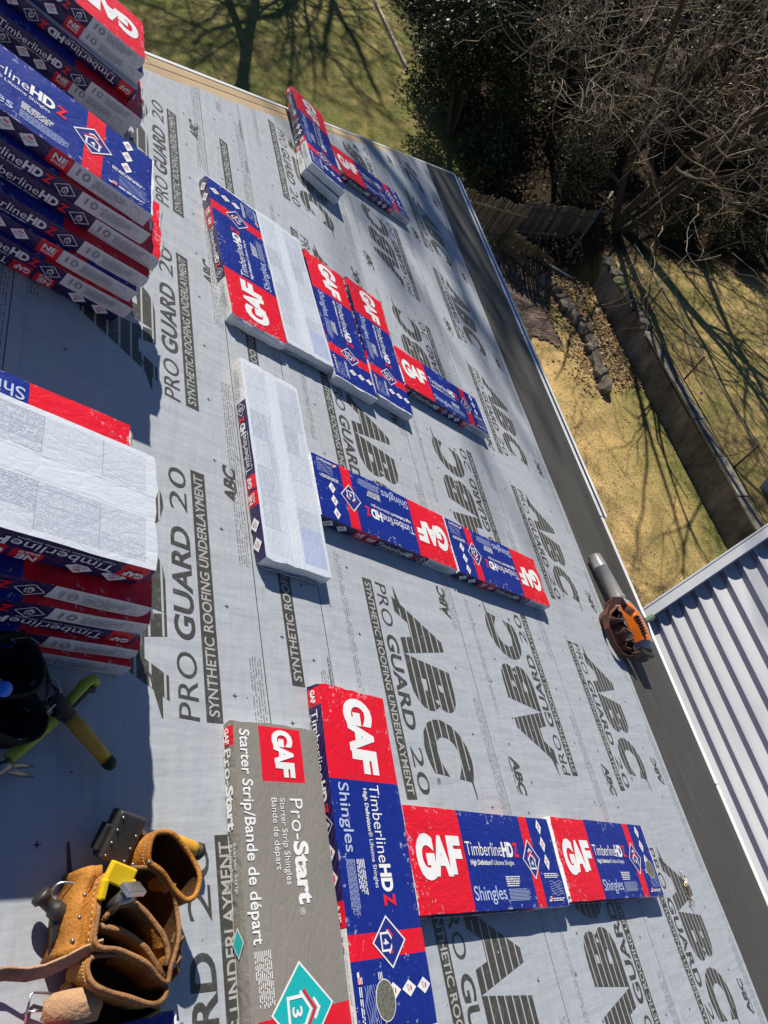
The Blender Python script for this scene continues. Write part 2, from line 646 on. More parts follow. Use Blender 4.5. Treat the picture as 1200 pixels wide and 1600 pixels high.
def sheet(v0, v1, z, layout):
    nv, nu = 8, 90
    sd = RNG.uniform(0, 99)
    mb = MB()
    G = []
    for i in range(nv + 1):
        v = v0 + (v1 - v0) * i / nv
        row = []
        ue = hip_u(v) - gap(v) + 0.03 * (noise.noise(Vector((v * 3.0, sd, 0)))) + 0.008 * noise.noise(Vector((v * 31, sd, 2)))
        for j in range(nu + 1):
            t = j / nu
            uu = -4.5 + (ue + 4.5) * t
            vv = v
            zz = z
            if i == nv:
                vv += 0.006 * noise.noise(Vector((uu * 1.3, sd, 0)))
                zz += 0.0022 + 0.009 * max(0, noise.noise(Vector((uu * 2.1, sd, 5))))
            row.append((vv - v1, uu, zz))
        G.append(row)
    for i in range(nv):
        for j in range(nu):
            mb.poly([G[i][j], G[i + 1][j], G[i + 1][j + 1], G[i][j + 1]])
    o = mb.build('underlayment_sheet', M_UND, house, ROOF)
    o.matrix_basis = ROOF @ T3(v1, 0, 0)
    me = o.data
    bm = bmesh.new()
    bm.from_mesh(me)
    bmesh.ops.remove_doubles(bm, verts=bm.verts, dist=1e-5)
    bm.to_mesh(me)
    bm.free()
    vs, fs, ms = [], [], []
    def put(p, M):
        b = len(vs)
        pts = [M @ Vector((x, y, zz)) for x, y, zz in p.v]
        bad = set()
        for i, q in enumerate(pts):
            vs.append((q.x, q.y, z + 0.0008 + q.z))
            if q.y > hip_u(q.x + v1) - gap(q.x + v1) - 0.05 or q.x > -0.004:
                bad.add(i)
        for f, m in zip(p.f, p.m):
            if not bad.intersection(f):
                fs.append(tuple(b + i for i in f))
                ms.append(m)
    for kind, a in layout:
        if kind == 'up' or kind == 'dn' or kind == 'cut':
            vb, u0, step, abc = a
            for kk in range(-3, 7):
                p = Print()
                logo_print(p, abc, kind != 'cut')
                M = (ML_DN if kind == 'dn' else ML_UP)(vb, u0 + step * kk, v1)
                put(p, M)
        elif kind in ('small_up', 'small_dn'):
            vb, u0, step = a
            for kk in range(-3, 7):
                p = Print()
                small_abc(p, 0, 0)
                put(p, (ML_UP if kind == 'small_up' else ML_DN)(vb, u0 + step * kk, v1))
        elif kind == 'stars':
            p = Print()
            for vv in a:
                uu = -3.0 + RNG.uniform(0, .3)
                while uu < 9:
                    star(p, vv - v1 + RNG.uniform(-.004, .004), uu)
                    uu += 0.305
            put(p, Matrix.Identity(4))
        elif kind == 'overlap':
            for kk in range(-3, 8):
                p = Print()
                p.text('OVERLAP LINE', 0.0, 0.0, 0.011, 0.13, 0, 0.01)
                p.text('LINEA DE SUPERPOSICION', 0.36, 0.0, 0.011, 0.22, 0, 0.01)
                put(p, ML_UP(v1 - 0.052, 0.35 + 1.22 * kk, v1))
    me = bpy.data.meshes.new('printed_lettering')
    me.from_pydata(vs, [], fs)
    for q in (M_INK, M_INKS, M_KNOCK):
        me.materials.append(q)
    me.polygons.foreach_set('material_index', ms)
    me.update()
    mesh_obj('printed_lettering', me, o, kind='stuff')
    return o

sheet(-3.0, 0.66, 0.0105, [('small_dn', (0.42, 1.2, 1.22)), ('stars', (0.1, 0.35))])
sheet(0.58, 1.565, 0.0090, [('up', (1.335, 0.645, 1.22, True)), ('small_up', (1.505, 1.475, 1.22)), ('stars', (0.80, 1.39)), ('overlap', 0)])
sheet(1.50, 1.895, 0.0075, [('cut', (1.700, 0.80, 1.22, False)), ('stars', (1.62, 1.76)), ('overlap', 0)])
sheet(1.80, 2.880, 0.0060, [('dn', (2.140, 1.345, 1.22, True)), ('small_up', (2.795, 1.27, 1.22)), ('stars', (2.05, 2.70)), ('overlap', 0)])
sheet(2.80, 3.855, 0.0045, [('up', (3.610, 0.545, 1.215, True)), ('small_dn', (2.945, 0.62, 1.215)), ('stars', (2.99, 3.10, 3.70)), ('overlap', 0)])
sheet(3.76, 4.981, 0.0030, [('dn', (4.100, 1.39, 1.215, True)), ('small_dn', (3.945, 0.62, 1.215)), ('small_up', (4.84, 1.33 + .4, 1.215)), ('stars', (3.98, 4.70, 4.955)), ('overlap', 0)])

# ================================================================ SHINGLE BUNDLES
BT = 0.060                                                   # bundle thickness
BL, BW = 1.0, 0.337
HX, HY = BL / 2, BW / 2
BLUE, RED, NAVY = (0.006, 0.022, 0.230), (0.68, 0.008, 0.026), (0.012, 0.012, 0.075)

def crinkle(k, co, s=1.0):
    a = k.n('ShaderNodeTexNoise', Vector=k.scale(co, (6, 14, 6)), Scale=2.2, Detail=4.0, Roughness=0.6, Distortion=0.8).outputs['Fac']
    b = k.n('ShaderNodeTexVoronoi', Vector=k.scale(co, (9, 16, 9)), Scale=1.6, feature='DISTANCE_TO_EDGE').outputs['Distance']
    return k.m('ADD', k.m('MULTIPLY', a, 1.0 * s), k.m('MULTIPLY', k.m('MINIMUM', b, 0.12), 1.2 * s))

def scuff(k, co, x, y, hx=HX, hy=HY):
    """rubbed spots where the film has lost its colour, denser near edges"""
    ed = k.m('MAXIMUM', k.m('DIVIDE', k.m('ABSOLUTE', x), hx), k.m('DIVIDE', k.m('ABSOLUTE', y), hy))
    ed = k.m('POWER', ed, 5.0)
    a = k.noise(co, 34.0, 5, 0.75)
    b = k.noise(co, 5.0, 3)
    q = k.m('ADD', k.m('ADD', a, k.m('MULTIPLY', b, 0.35)), k.m('MULTIPLY', ed, 0.08))
    return k.m('MULTIPLY', k.m('GREATER_THAN', q, 0.86), 0.55)

def m_top():
    k = NT('blue and red printed wrap')
    co = k.coord()
    x, y, z = k.xyz(co)
    red = k.m('MAXIMUM', k.m('LESS_THAN', x, -0.184), k.rng(x, 0.248, 0.312))
    c = k.mix(red, BLUE, RED)
    c = k.mix(k.m('GREATER_THAN', x, 0.492), c, (0.8, 0.81, 0.82))
    c = k.mix(scuff(k, co, x, y), c, (0.52, 0.54, 0.62))
    k.col(c)
    k.bump(crinkle(k, co), 0.6, 0.007)
    return k.out(k.m('ADD', 0.33, k.m('MULTIPLY', k.noise(co, 7.0), 0.2)), 0, 0.28)

def m_side(sgn):
    """long side: sgn +1 reads along +x, -1 along -x"""
    k = NT('navy printed side of wrap')
    co = k.coord()
    x, y, z = k.xyz(co)
    t = x if sgn > 0 else k.m('MULTIPLY', x, -1.0)
    st = k.m('FRACT', k.m('MULTIPLY', k.m('ADD', t, k.m('MULTIPLY', z, 2.2)), 26.0))
    c = k.mix(k.m('LESS_THAN', st, 0.22), NAVY, (0.060, 0.020, 0.115))
    if sgn > 0:
        boxes = [(-0.488, -0.425), (0.160, 0.228)]
        lab = 0.230
    else:
        boxes = [(-0.262, -0.198), (-0.186, -0.122)]
        lab = 0.258
    for lo, hi in boxes:
        c = k.mix(k.rng(t, lo, hi), c, RED)
    lb = k.m('GREATER_THAN', t, lab)
    lc = k.mix(k.m('MULTIPLY', fine_print(k, t, z, 0.0075, 130, 0.5, 0.5), k.m('MULTIPLY', k.rng(z, 0.008, 0.05), k.m('GREATER_THAN', t, lab + 0.07))), (0.66, 0.67, 0.69), (0.40, 0.41, 0.44))
    c = k.mix(lb, c, lc)
    k.col(c)
    k.bump(crinkle(k, co, 1.0), 0.4, 0.006)
    return k.out(0.38, 0, 0.45)

def m_back():
    k = NT('white printed back of wrap')
    co = k.coord()
    x, y, z = k.xyz(co)
    f1 = fine_print(k, x, y, 0.0056, 150, 0.5, 0.46)
    cellx = k.m('FLOOR', k.m('MULTIPLY', k.m('ADD', x, 0.5), 7.0))
    celly = k.m('FLOOR', k.m('MULTIPLY', k.m('ADD', y, 0.2), 11.0))
    wn_ = k.t.nodes.new('ShaderNodeTexWhiteNoise')
    k.set(wn_.inputs['Vector'], k.comb(cellx, celly, 0.0))
    dens = k.m('ADD', 0.25, k.m('MULTIPLY', wn_.outputs['Value'], 0.75))
    inb = k.m('MAXIMUM', k.rng(y, -0.152, -0.030), k.rng(y, 0.045, 0.152))
    inb = k.m('MULTIPLY', inb, k.rng(x, -0.47, 0.47))
    fx = k.m('FRACT', k.m('MULTIPLY', k.m('ADD', x, 0.5), 7.0))
    grid = k.m('LESS_THAN', fx, 0.018)
    fy = k.m('FRACT', k.m('MULTIPLY', k.m('ADD', y, 0.2), 26.0))
    grid2 = k.m('MULTIPLY', k.m('LESS_THAN', fy, 0.07), k.m('GREATER_THAN', wn_.outputs['Value'], 0.55))
    ink = k.m('MULTIPLY', inb, k.m('MAXIMUM', k.m('ADD', k.m('MULTIPLY', k.m('MULTIPLY', f1, dens), 0.45), k.m('MULTIPLY', dens, 0.22)), k.m('MULTIPLY', k.m('MAXIMUM', grid, grid2), 0.5)))
    fold = k.m('MAXIMUM', k.m('MULTIPLY', k.rng(y, 0.0370, 0.0390), 0.5), k.m('MULTIPLY', k.rng(y, -0.0235, -0.0220), 0.35))
    base = k.mix(k.noise(co, 4.0, 3), (0.54, 0.595, 0.69), (0.66, 0.71, 0.79))
    c = k.mix(k.m('MAXIMUM', ink, fold), base, (0.13, 0.155, 0.27))
    pan = k.m('MULTIPLY', k.rng(x, 0.30, 0.47), k.rng(y, -0.152, -0.030))
    c = k.mix(k.m('MULTIPLY', pan, 0.55), c, (0.33, 0.40, 0.68))
    dirt = k.noise(co, 22.0, 5, 0.8)
    c = k.mix(k.ramp(dirt, [(0.70, (0, 0, 0)), (0.76, (0.7, 0.7, 0.7))]), c, (0.16, 0.14, 0.12))
    k.col(c)
    k.bump(crinkle(k, co), 0.40, 0.006)
    return k.out(k.m('ADD', 0.26, k.m('MULTIPLY', k.noise(co, 9.0), 0.22)), 0, 0.45)

def m_end():
    k = NT('white folded end of wrap')
    co = k.coord()
    k.col(k.mix(k.noise(co, 14.0, 4), (0.62, 0.64, 0.67), (0.78, 0.79, 0.81)))
    k.bump(k.m('ADD', crinkle(k, co, 1.5), k.noise(k.scale(co, (1, 30, 8)), 1.0, 2)), 0.5, 0.008)
    return k.out(0.45, 0, 0.4)

M_TOP, M_SB, M_SA, M_BACK, M_END = m_top(), m_side(1), m_side(-1), m_back(), m_end()
M_PW = plain('white print', (0.78, 0.79, 0.81), 0.4, 0, 0.05)
M_PR = plain('red print', (0.68, 0.012, 0.026), 0.4, 0, 0.08)
M_PP = plain('pale blue print', (0.42, 0.50, 0.74), 0.4, 0, 0.05)
M_PN = plain('navy print', (0.012, 0.022, 0.20), 0.4, 0, 0.08)
M_PG = plain('grey stamped print', (0.22, 0.23, 0.27), 0.5, 0, 0.1)
def m_gran():
    k = NT('grey-green shingle granules')
    co = k.coord()
    n1 = k.n('ShaderNodeTexVoronoi', Vector=co, Scale=420.0).outputs['Color']
    k.col(k.mix(k.xyz(n1)[0], (0.055, 0.058, 0.045), (0.20, 0.205, 0.17)))
    return k.out(0.9)
M_GRAN = m_gran()
PM = [M_PW, M_PR, M_PP, M_PN, M_PG, M_GRAN]

def crumple(x, y, sd):
    ed = max(abs(x) / HX, abs(y) / HY)
    return 0.0035 * noise.noise(Vector((x * 3.2, y * 6.5, sd))) + 0.0012 * noise.noise(Vector((x * 11, y * 15, sd + 9))) - 0.0012 * max(0.0, ed - 0.86) / 0.14

def wrap_mesh(name, sd, mats, th=BT):
    nx, ny, nz = 30, 10, 3
    bm = bmesh.new()
    vd = {}
    def vert(i, j, k):
        key = (i, j, k)
        if key in vd:
            return vd[key]
        x = -HX + BL * i / nx
        y = -HY + BW * j / ny
        z = th * k / nz
        r = 0.0035
        cx = max(-HX + r, min(HX - r, x))
        cy = max(-HY + r, min(HY - r, y))
        cz = max(r, min(th - r, z))
        d = Vector((x - cx, y - cy, z - cz))
        if (abs(d.x) > 0) + (abs(d.y) > 0) + (abs(d.z) > 0) > 1:
            d = d.normalized() * r
        p = Vector((cx, cy, cz)) + d
        if k == nz:
            p.z += crumple(x, y, sd)
        if i in (0, nx):
            p.x += 0.011 * noise.noise(Vector((y * 21, z * 30, sd + (3 if i else 7)))) + 0.005 * noise.noise(Vector((y * 60, z * 60, sd)))
        if j in (0, ny):
            p.y += 0.0035 * noise.noise(Vector((x * 7, z * 20, sd + (13 if j else 17)))) + (0.002 if 0 < k < nz else 0) * (1 if j else -1)
        vd[key] = bm.verts.new(p)
        return vd[key]
    def quad(a, b, c, d, m):
        f = bm.faces.new((vert(*a), vert(*b), vert(*c), vert(*d)))
        f.material_index = m
        f.smooth = True
    for i in range(nx):
        for j in range(ny):
            quad((i, j, nz), (i + 1, j, nz), (i + 1, j + 1, nz), (i, j + 1, nz), 0)
            quad((i, j, 0), (i, j + 1, 0), (i + 1, j + 1, 0), (i + 1, j, 0), 1)
        for k in range(nz):
            quad((i, 0, k), (i + 1, 0, k), (i + 1, 0, k + 1), (i, 0, k + 1), 2)
            quad((i, ny, k), (i, ny, k + 1), (i + 1, ny, k + 1), (i + 1, ny, k), 3)
    for j in range(ny):
        for k in range(nz):
            quad((0, j, k), (0, j, k + 1), (0, j + 1, k + 1), (0, j + 1, k), 4)
            quad((nx, j, k), (nx, j + 1, k), (nx, j + 1, k + 1), (nx, j, k + 1), 4)
    me = bpy.data.meshes.new(name)
    bm.to_mesh(me)
    bm.free()
    for q in mats:
        me.materials.append(q)
    me.set_sharp_from_angle(angle=math.radians(38))
    return me

def top_print(oval=False):
    p = Print()
    p.text('G', -0.466, -0.056, 0.122, 0.098, 0, 0.062)
    p.text('A', -0.382, -0.048, 0.112, 0.104, 0, 0.056, z=0.0001)
    p.text('F', -0.287, -0.042, 0.108, 0.080, 0, 0.058)
    p.text('Timberline', -0.174, 0.012, 0.047, 0.236, 0, -0.004)
    p.text('HD', 0.066, 0.012, 0.047, 0.078, 0, 0.050)
    p.text('Z', 0.148, 0.012, 0.047, 0.036, 1, 0.045)
    p.text('High Definition', -0.160, -0.019, 0.0165, 0.130, 0, 0.022)
    p.text('® Lifetime Shingles', -0.028, -0.019, 0.0165, 0.160, 0, 0.0)
    p.text('Shingles', -0.172, -0.134, 0.045, 0.205, 2, 0.006)
    p.lines(0.052, 0.152, -0.094, -0.056, 5, 0, seed=1, fill=0.5)
    p.lines(0.052, 0.205, -0.142, -0.100, 9, 2, seed=2, fill=0.4)
    p.diamond(0.274, 0.004, 0.130, 0.142, 3)
    p.diamond(0.274, 0.004, 0.130, 0.142, 0, 0.0003, t=0.0045)
    p.house(0.274, 0.000, 0.044, '4', 0, 1, 0.0004)
    for yy in (0.130, 0.062, -0.006):
        p.diamond(0.395, yy, 0.042, 0.062, 0)
        p.rect(0.389, yy + 0.004, 0.401, yy + 0.010, 1, 0.0003)
        p.lines(0.385, 0.405, yy - 0.012, yy + 0.001, 3, 4, 0.0003, seed=4)
    p.lines(0.345, 0.465, -0.066, -0.046, 3, 0, seed=5, fill=0.5)
    p.rect(0.338, -0.150, 0.366, -0.132, 0)
    for q in range(3):
        p.rect(0.350, -0.1495 + q * 0.006, 0.366, -0.1465 + q * 0.006, 1, 0.0003)
    p.rect(0.338, -0.142, 0.350, -0.132, 3, 0.0003)
    p.lines(0.372, 0.475, -0.150, -0.136, 2, 0, seed=6, fill=0.5)
    for q in range(7):
        y0 = -0.126 + q * 0.0078
        pts = [(0.372 + 0.011 * i, y0 + 0.0035 * math.sin(i * 1.1 + q)) for i in range(10)]
        p.outline(pts, 0.0014, 2, 0.0, False)
    if oval:
        p.poly([(0.412 + 0.050 * math.cos(a * math.pi / 12), -0.046 + 0.042 * math.sin(a * math.pi / 12)) for a in range(24)], 0, 0.0005)
        p.poly([(0.412 + 0.0475 * math.cos(a * math.pi / 12), -0.046 + 0.0395 * math.sin(a * math.pi / 12)) for a in range(24)], 5, 0.0008)
    return p

def side_print_b():
    """reads along x from -0.5; y is height 0..BT"""
    p = Print()
    p.text('GAF', -0.480, 0.020, 0.019, 0.046, 0, 0.045)
    p.text('Timberline', -0.410, 0.016, 0.027, 0.225, 0, 0.0)
    p.text('HD', -0.180, 0.016, 0.027, 0.064, 0, 0.05)
    p.text('Z', -0.112, 0.016, 0.027, 0.032, 1, 0.05)
    p.text('High Definition Lifetime Shingles', -0.400, 0.006, 0.0065, 0.21, 0, 0.0)
    p.diamond(-0.048, 0.030, 0.06, 0.05, 0, t=0.0022)
    p.house(-0.048, 0.029, 0.015, '4', 0, 0)
    for xx in (0.030, 0.100):
        p.diamond(xx, 0.031, 0.058, 0.046, 0)
        p.rect(xx - 0.008, 0.037, xx + 0.008, 0.042, 1, 0.0003)
        p.lines(xx - 0.016, xx + 0.016, 0.022, 0.034, 3, 4, 0.0003, seed=3)
    p.text('NE', 0.172, 0.028, 0.019, 0.042, 0, 0.03)
    p.lines(0.172, 0.216, 0.014, 0.024, 2, 0, seed=8)
    p.text('10', 0.250, 0.022, 0.026, 0.040, 4, 0.0)
    p.lines(0.305, 0.420, 0.016, 0.046, 4, 4, seed=9, fill=0.3)
    return p

def side_print_a():
    p = Print()
    for xx in (-0.430, -0.345):
        p.diamond(xx, 0.031, 0.064, 0.048, 0)
        p.rect(xx - 0.008, 0.037, xx + 0.008, 0.042, 1, 0.0003)
        p.lines(xx - 0.016, xx + 0.016, 0.022, 0.034, 3, 4, 0.0003, seed=3)
    p.text('NE', -0.252, 0.028, 0.019, 0.042, 0, 0.03)
    p.lines(-0.252, -0.206, 0.014, 0.024, 2, 0, seed=8)
    p.text('GAF', -0.180, 0.022, 0.019, 0.048, 0, 0.045)
    p.text('Timberline', -0.108, 0.018, 0.027, 0.190, 0, 0.0)
    p.text('HD', 0.086, 0.018, 0.027, 0.056, 0, 0.05)
    p.text('Z', 0.146, 0.018, 0.027, 0.028, 1, 0.05)
    p.text('High Definition Lifetime Shingles', -0.10, 0.007, 0.0065, 0.19, 0, 0.0)
    p.diamond(0.214, 0.030, 0.066, 0.05, 0, t=0.0022)
    p.house(0.214, 0.029, 0.015, '4', 0, 0)
    p.text('10', 0.280, 0.022, 0.026, 0.040, 4, 0.0)
    p.lines(0.335, 0.450, 0.016, 0.046, 4, 4, seed=10, fill=0.3)
    return p

NVAR = 4
WRAPS = [wrap_mesh('wrapper', 3.1 + 5.7 * q, [M_TOP, M_BACK, M_SB, M_SA, M_END]) for q in range(NVAR)]
def zfun(q, th=BT):
    return lambda x, y: th + 0.0016 + crumple(x, y, 3.1 + 5.7 * q)
TOPS = [top_print().mesh('printed_design', PM, None, zfun(q)) for q in range(NVAR)]
TOPS_O = [top_print(True).mesh('printed_design', PM, None, zfun(q)) for q in range(NVAR)]
MSB = Matrix(((1, 0, 0, 0), (0, 0, -1, -HY - 0.0055), (0, 1, 0, 0), (0, 0, 0, 1)))
MSA = Matrix(((-1, 0, 0, 0), (0, 0, 1, HY + 0.0055), (0, 1, 0, 0), (0, 0, 0, 1)))
SIDE_B = side_print_b().mesh('side_lettering', PM, MSB)
SIDE_A = side_print_a().mesh('side_lettering', PM, MSA)

def flap_mesh(sd, end):
    """loose film sticking out past the end of a bundle"""
    mb_ = MB()
    ny, nx_ = 14, 4
    G_ = []
    for i_ in range(nx_ + 1):
        t_ = i_ / nx_
        row = []
        for j_ in range(ny + 1):
            y_ = -0.150 + 0.300 * j_ / ny
            ln = 0.020 + 0.022 * max(0, noise.noise(Vector((y_ * 9, sd, 0)))) + 0.008 * noise.noise(Vector((y_ * 40, sd, 3)))
            z_ = BT * 0.94 - 0.016 * t_ * t_ + 0.007 * t_ * noise.noise(Vector((y_ * 17, t_ * 2, sd)))
            row.append((end * (HX - 0.004 + ln * t_), y_ * (1 - .06 * t_), z_))
        G_.append(row)
    rings_ = [r_ + [(x_, y_, z_ - 0.0012) for x_, y_, z_ in reversed(r_)] for r_ in G_]
    mb_.loft(rings_, 0, True, True, True)
    me_ = mb_.mesh('wrap_flap', M_END, True)
    me_.set_sharp_from_angle(angle=math.radians(50))
    return me_
FLAPS = [flap_mesh(2.0, -1), flap_mesh(7.0, 1), flap_mesh(12.0, -1), flap_mesh(17.0, 1)]

_bi = [0]
def bundle(label, v, u, z, rot, flip=False, parts='tba', group='shingle bundles on the roof', oval=False):
    q = _bi[0] % NVAR
    _bi[0] += 1
    M = ROOF @ T3(v, u, z) @ RZ(rot)
    if flip:
        M = M @ T3(0, 0, BT) @ RX(180)
    o = empty('shingle_bundle', label, 'shingle bundle', M, group)
    w = mesh_obj('wrapper', WRAPS[q], o)
    if 't' in parts or flip:
        mesh_obj('wrap_flap', FLAPS[_bi[0] % 4], w)
    if 't' in parts and not flip:
        mesh_obj('printed_design', (TOPS_O if oval else TOPS)[q], w, kind='stuff')
    if 'b' in parts:
        mesh_obj('side_lettering', SIDE_B, w, kind='stuff')
    if 'a' in parts:
        mesh_obj('side_lettering', SIDE_A, w, kind='stuff')
    return o

ZB = 0.011
G1 = 'single shingle bundles laid out over the slope'
bundle('blue bundle with red panel lying along the near cross row, touching the upright bundle', 2.512, 0.197, 0.008, -3.9, False, 'tb', G1)
bundle('blue bundle at the near row\'s end closest to the eave, with small oval window', 3.537, 0.142, 0.007, -3.7, False, 'tb', G1, True)
bundle('blue bundle with upside-down lettering beside the white bundle in mid slope', 2.373, 1.709, 0.008, 179.9, False, 'ta', G1)
bundle('blue bundle with upside-down lettering next down the slope, pointing at the leaf blower', 3.377, 1.71, 0.007, 180.6, False, 'ta', G1)
bundle('lone bundle lying white printed back up with navy left side, in mid slope', 1.698, 1.736, ZB, -89.6, True, 'a', G1)
bundle('blue bundle with red end towards the viewer, leftmost of the row of five', 1.649, 3.007, ZB, 93.9, False, 'ta', G1)
bundle('bundle lying white back up between two blue ones in the row of five', 1.983, 3.048, ZB, -85.9, True, 'a', G1)
bundle('blue bundle with red far end, right beside the white-backed one in its row', 2.337, 3.022, 0.008, -87.3, False, 'tb', G1)
bundle('blue bundle with red far end, second right of the white-backed one in its row', 2.702, 3.078, 0.008, -89.7, False, 'tb', G1)
bundle('blue bundle laid crosswise at the eave end of the row of five', 3.379, 3.056, 0.006, 3.9, False, 'tb', G1)
bundle('large blue bundle with red panel on top, upright in the foreground beside the grey bundle', 1.842, 0.288, ZB, -93.2, False, 'tb', G1, True)
bundle('upper bundle of the two stacked at the wood-edged hip', 2.525, 5.075, ZB + BT, -88.5, False, 'tb', G1)
bundle('lower bundle of the two stacked at the wood-edged hip', 2.56, 5.055, ZB, -93.0, False, 'b', G1)
bundle('blue bundle laid slantwise against the pair stacked at the hip', 3.300, 5.385, 0.008, 17.0, False, 'tb', G1)
bundle('blue bundle barely showing at the bottom edge under the tan tool pouch', 0.600, -0.195, ZB, 0.5, False, 'tb', G1)

def stack(items, ug):
    for (label, v_end, u_front, z, rot, flip, dr) in items:
        bundle(label, v_end - 0.5, u_front + HY, z, rot + dr, flip, 'tba', ug)

SB = 'bundles in the blue-topped stack at the left'
F = lambda k: ZB + k * BT
stack([
    ('top bundle of the stack with sunlit blue top at the left edge', 0.872, 2.205, F(6), 0, False, -2.5),
    ('second bundle from the top of the blue-topped stack', 0.893, 2.170, F(5), 180, False, 0.6),
    ('third bundle from the top of the blue-topped stack, sticking out furthest', 0.978, 2.175, F(4), 180, False, -1.2),
    ('middle bundle, fourth from the top, of the blue-topped stack', 0.968, 2.112, F(3), 180, False, 0.9),
    ('fifth bundle from the top of the blue-topped stack, marked with two white diamonds', 0.962, 2.100, F(2), 0, False, -0.5),
    ('second lowest bundle of the blue-topped stack', 0.980, 2.085, F(1), 180, False, -0.8),
    ('lowest bundle of the blue-topped stack, lettering upside down', 0.970, 2.105, F(0), 0, True, 0.4)], SB)
SA_ = 'bundles in the red-topped stack at the upper left'
stack([
    ('top bundle with red end in the stack at the upper left corner', 0.900, 3.370, F(5), 180, False, 1.5),
    ('second bundle from the top in the red-topped corner stack', 0.930, 3.385, F(4), 0, False, 0.5),
    ('third bundle in the red-topped corner stack, lettering upside down', 0.940, 3.360, F(3), 180, True, -1.0),
    ('fourth bundle from the top in the red-topped corner stack, set forward', 1.000, 3.270, F(2), 180, False, 0.8),
    ('second lowest bundle in the red-topped corner stack', 0.985, 3.300, F(1), 0, False, -0.5),
    ('lowest bundle in the red-topped corner stack', 0.990, 3.310, F(0), 180, False, 0.3)], SA_)
SC = 'bundles in the white-topped stack at the left'
stack([
    ('white-backed top bundle of the stack at the left edge, tables printed on it', 0.840, 0.831, F(6), 180, True, -1.5),
    ('second bundle of the white-topped stack, two white diamonds on its side', 0.850, 0.838, F(5), 0, True, 0.7),
    ('third bundle of the white-topped stack, its red end jutting out', 0.908, 0.800, F(4), 180, False, -0.6),
    ('fourth bundle of the white-topped stack with a pale stamped side label', 0.935, 0.775, F(3), 180, False, 0.8),
    ('third lowest bundle of the white-topped stack with upside-down lettering', 0.950, 0.785, F(2), 180, True, -0.5),
    ('second lowest bundle of the white-topped stack', 0.985, 0.765, F(1), 180, False, 0.5),
    ('lowest bundle of the white-topped stack resting on the underlayment', 1.005, 0.757, F(0), 180, False, -0.9)], SC)
SD = 'bundles in the low pile behind the white-topped stack'
stack([
    ('upper bundle with bright red end behind the white-topped stack', 0.962, 1.196, F(1), 180, False, -0.4),
    ('lower bundle hidden mostly behind the white-topped stack', 0.950, 1.200, F(0), 180, False, 0.3)], SD)

# ---------------- the grey starter-strip bundle
PT = 0.052
def m_pro():
    k = NT('grey-brown printed wrap')
    co = k.coord()
    x, y, z = k.xyz(co)
    c = k.mix(k.noise(co, 3.0, 3), (0.215, 0.200, 0.180), (0.265, 0.248, 0.228))
    red = k.m('MULTIPLY', k.rng(x, -0.492, -0.330), k.rng(y, -0.074, 0.094))
    red = k.m('MAXIMUM', red, k.m('MULTIPLY', k.m('GREATER_THAN', x, 0.228), k.m('GREATER_THAN', y, -0.150)))
    c = k.mix(red, c, RED)
    a = k.noise(co, 40.0, 5, 0.8)
    c = k.mix(k.m('MULTIPLY', k.m('GREATER_THAN', a, 0.72), 0.6), c, (0.08, 0.075, 0.07))
    k.col(c)
    k.bump(crinkle(k, co), 0.4, 0.007)
    return k.out(0.42, 0, 0.4)
def m_pro_side():
    k = NT('grey-brown wrap side')
    co = k.coord()
    x, y, z = k.xyz(co)
    c = k.mix(k.rng(x, -0.485, -0.428), (0.235, 0.22, 0.20), RED)
    c = k.mix(k.m('LESS_THAN', z, 0.008), c, (0.72, 0.72, 0.72))
    k.col(c)
    k.bump(crinkle(k, co, 1.6), 0.5, 0.008)
    return k.out(0.42, 0, 0.4)
M_PRO, M_PROS = m_pro(), m_pro_side()
M_TEAL = plain('teal print', (0.010, 0.42, 0.44), 0.4, 0, 0.05)
PMP = [M_PW, M_PR, M_TEAL]
p = Print()
p.text('G', -0.484, -0.020, 0.070, 0.052, 0, 0.058)
p.text('A', -0.438, -0.018, 0.068, 0.056, 0, 0.052, z=0.0001)
p.text('F', -0.387, -0.016, 0.066, 0.044, 0, 0.055)
p.text('Starter Strip/Bande de départ', -0.474, -0.148, 0.036, 0.545, 0, 0.014)
p.text('Pro-', -0.284, 0.022, 0.050, 0.112, 0, -0.004)
p.text('Start', -0.168, 0.022, 0.050, 0.160, 0, 0.040)
p.text('®', 0.000, 0.020, 0.016, None, 0)
p.text('Starter Strip Shingles', -0.284, -0.016, 0.020, 0.225, 0, 0.0)
p.text('Bande de départ', -0.284, -0.048, 0.020, 0.188, 0, 0.0)
p.lines(0.085, 0.205, -0.150, -0.092, 9, 0, seed=21, fill=0.38)
p.diamond(0.222, -0.004, 0.206, 0.212, 0)
p.diamond(0.222, -0.004, 0.192, 0.198, 2, 0.0003)
p.house(0.226, -0.010, 0.062, '3', 0, 1, 0.0006)
o = empty('starter_strip_bundle', 'grey-brown starter strip bundle with teal diamond and red panels in the foreground', 'shingle bundle', ROOF @ T3(1.480, 0.136, ZB) @ RZ(-91.6))
w = mesh_obj('wrapper', wrap_mesh('wrapper', 44.0, [M_PRO, M_BACK, M_PROS, M_PROS, M_END], PT), o)
mesh_obj('printed_design', p.mesh('printed_design', PMP, None, lambda x, y: PT + 0.0016 + crumple(x, y, 44.0)), w, kind='stuff')
p = Print()
p.text('GAF', -0.480, 0.018, 0.017, 0.046, 0, 0.045)
p.text('Pro-', -0.420, 0.012, 0.028, 0.100, 0, 0.0)
p.text('Start', -0.318, 0.012, 0.028, 0.115, 0, 0.045)
p.text('Starter Strip', -0.170, 0.028, 0.013, 0.12, 0)
p.text('Shingles', -0.170, 0.010, 0.013, 0.09, 0)
p.diamond(0.06, 0.026, 0.07, 0.044, 0)
p.diamond(0.06, 0.026, 0.06, 0.038, 2, 0.0003)
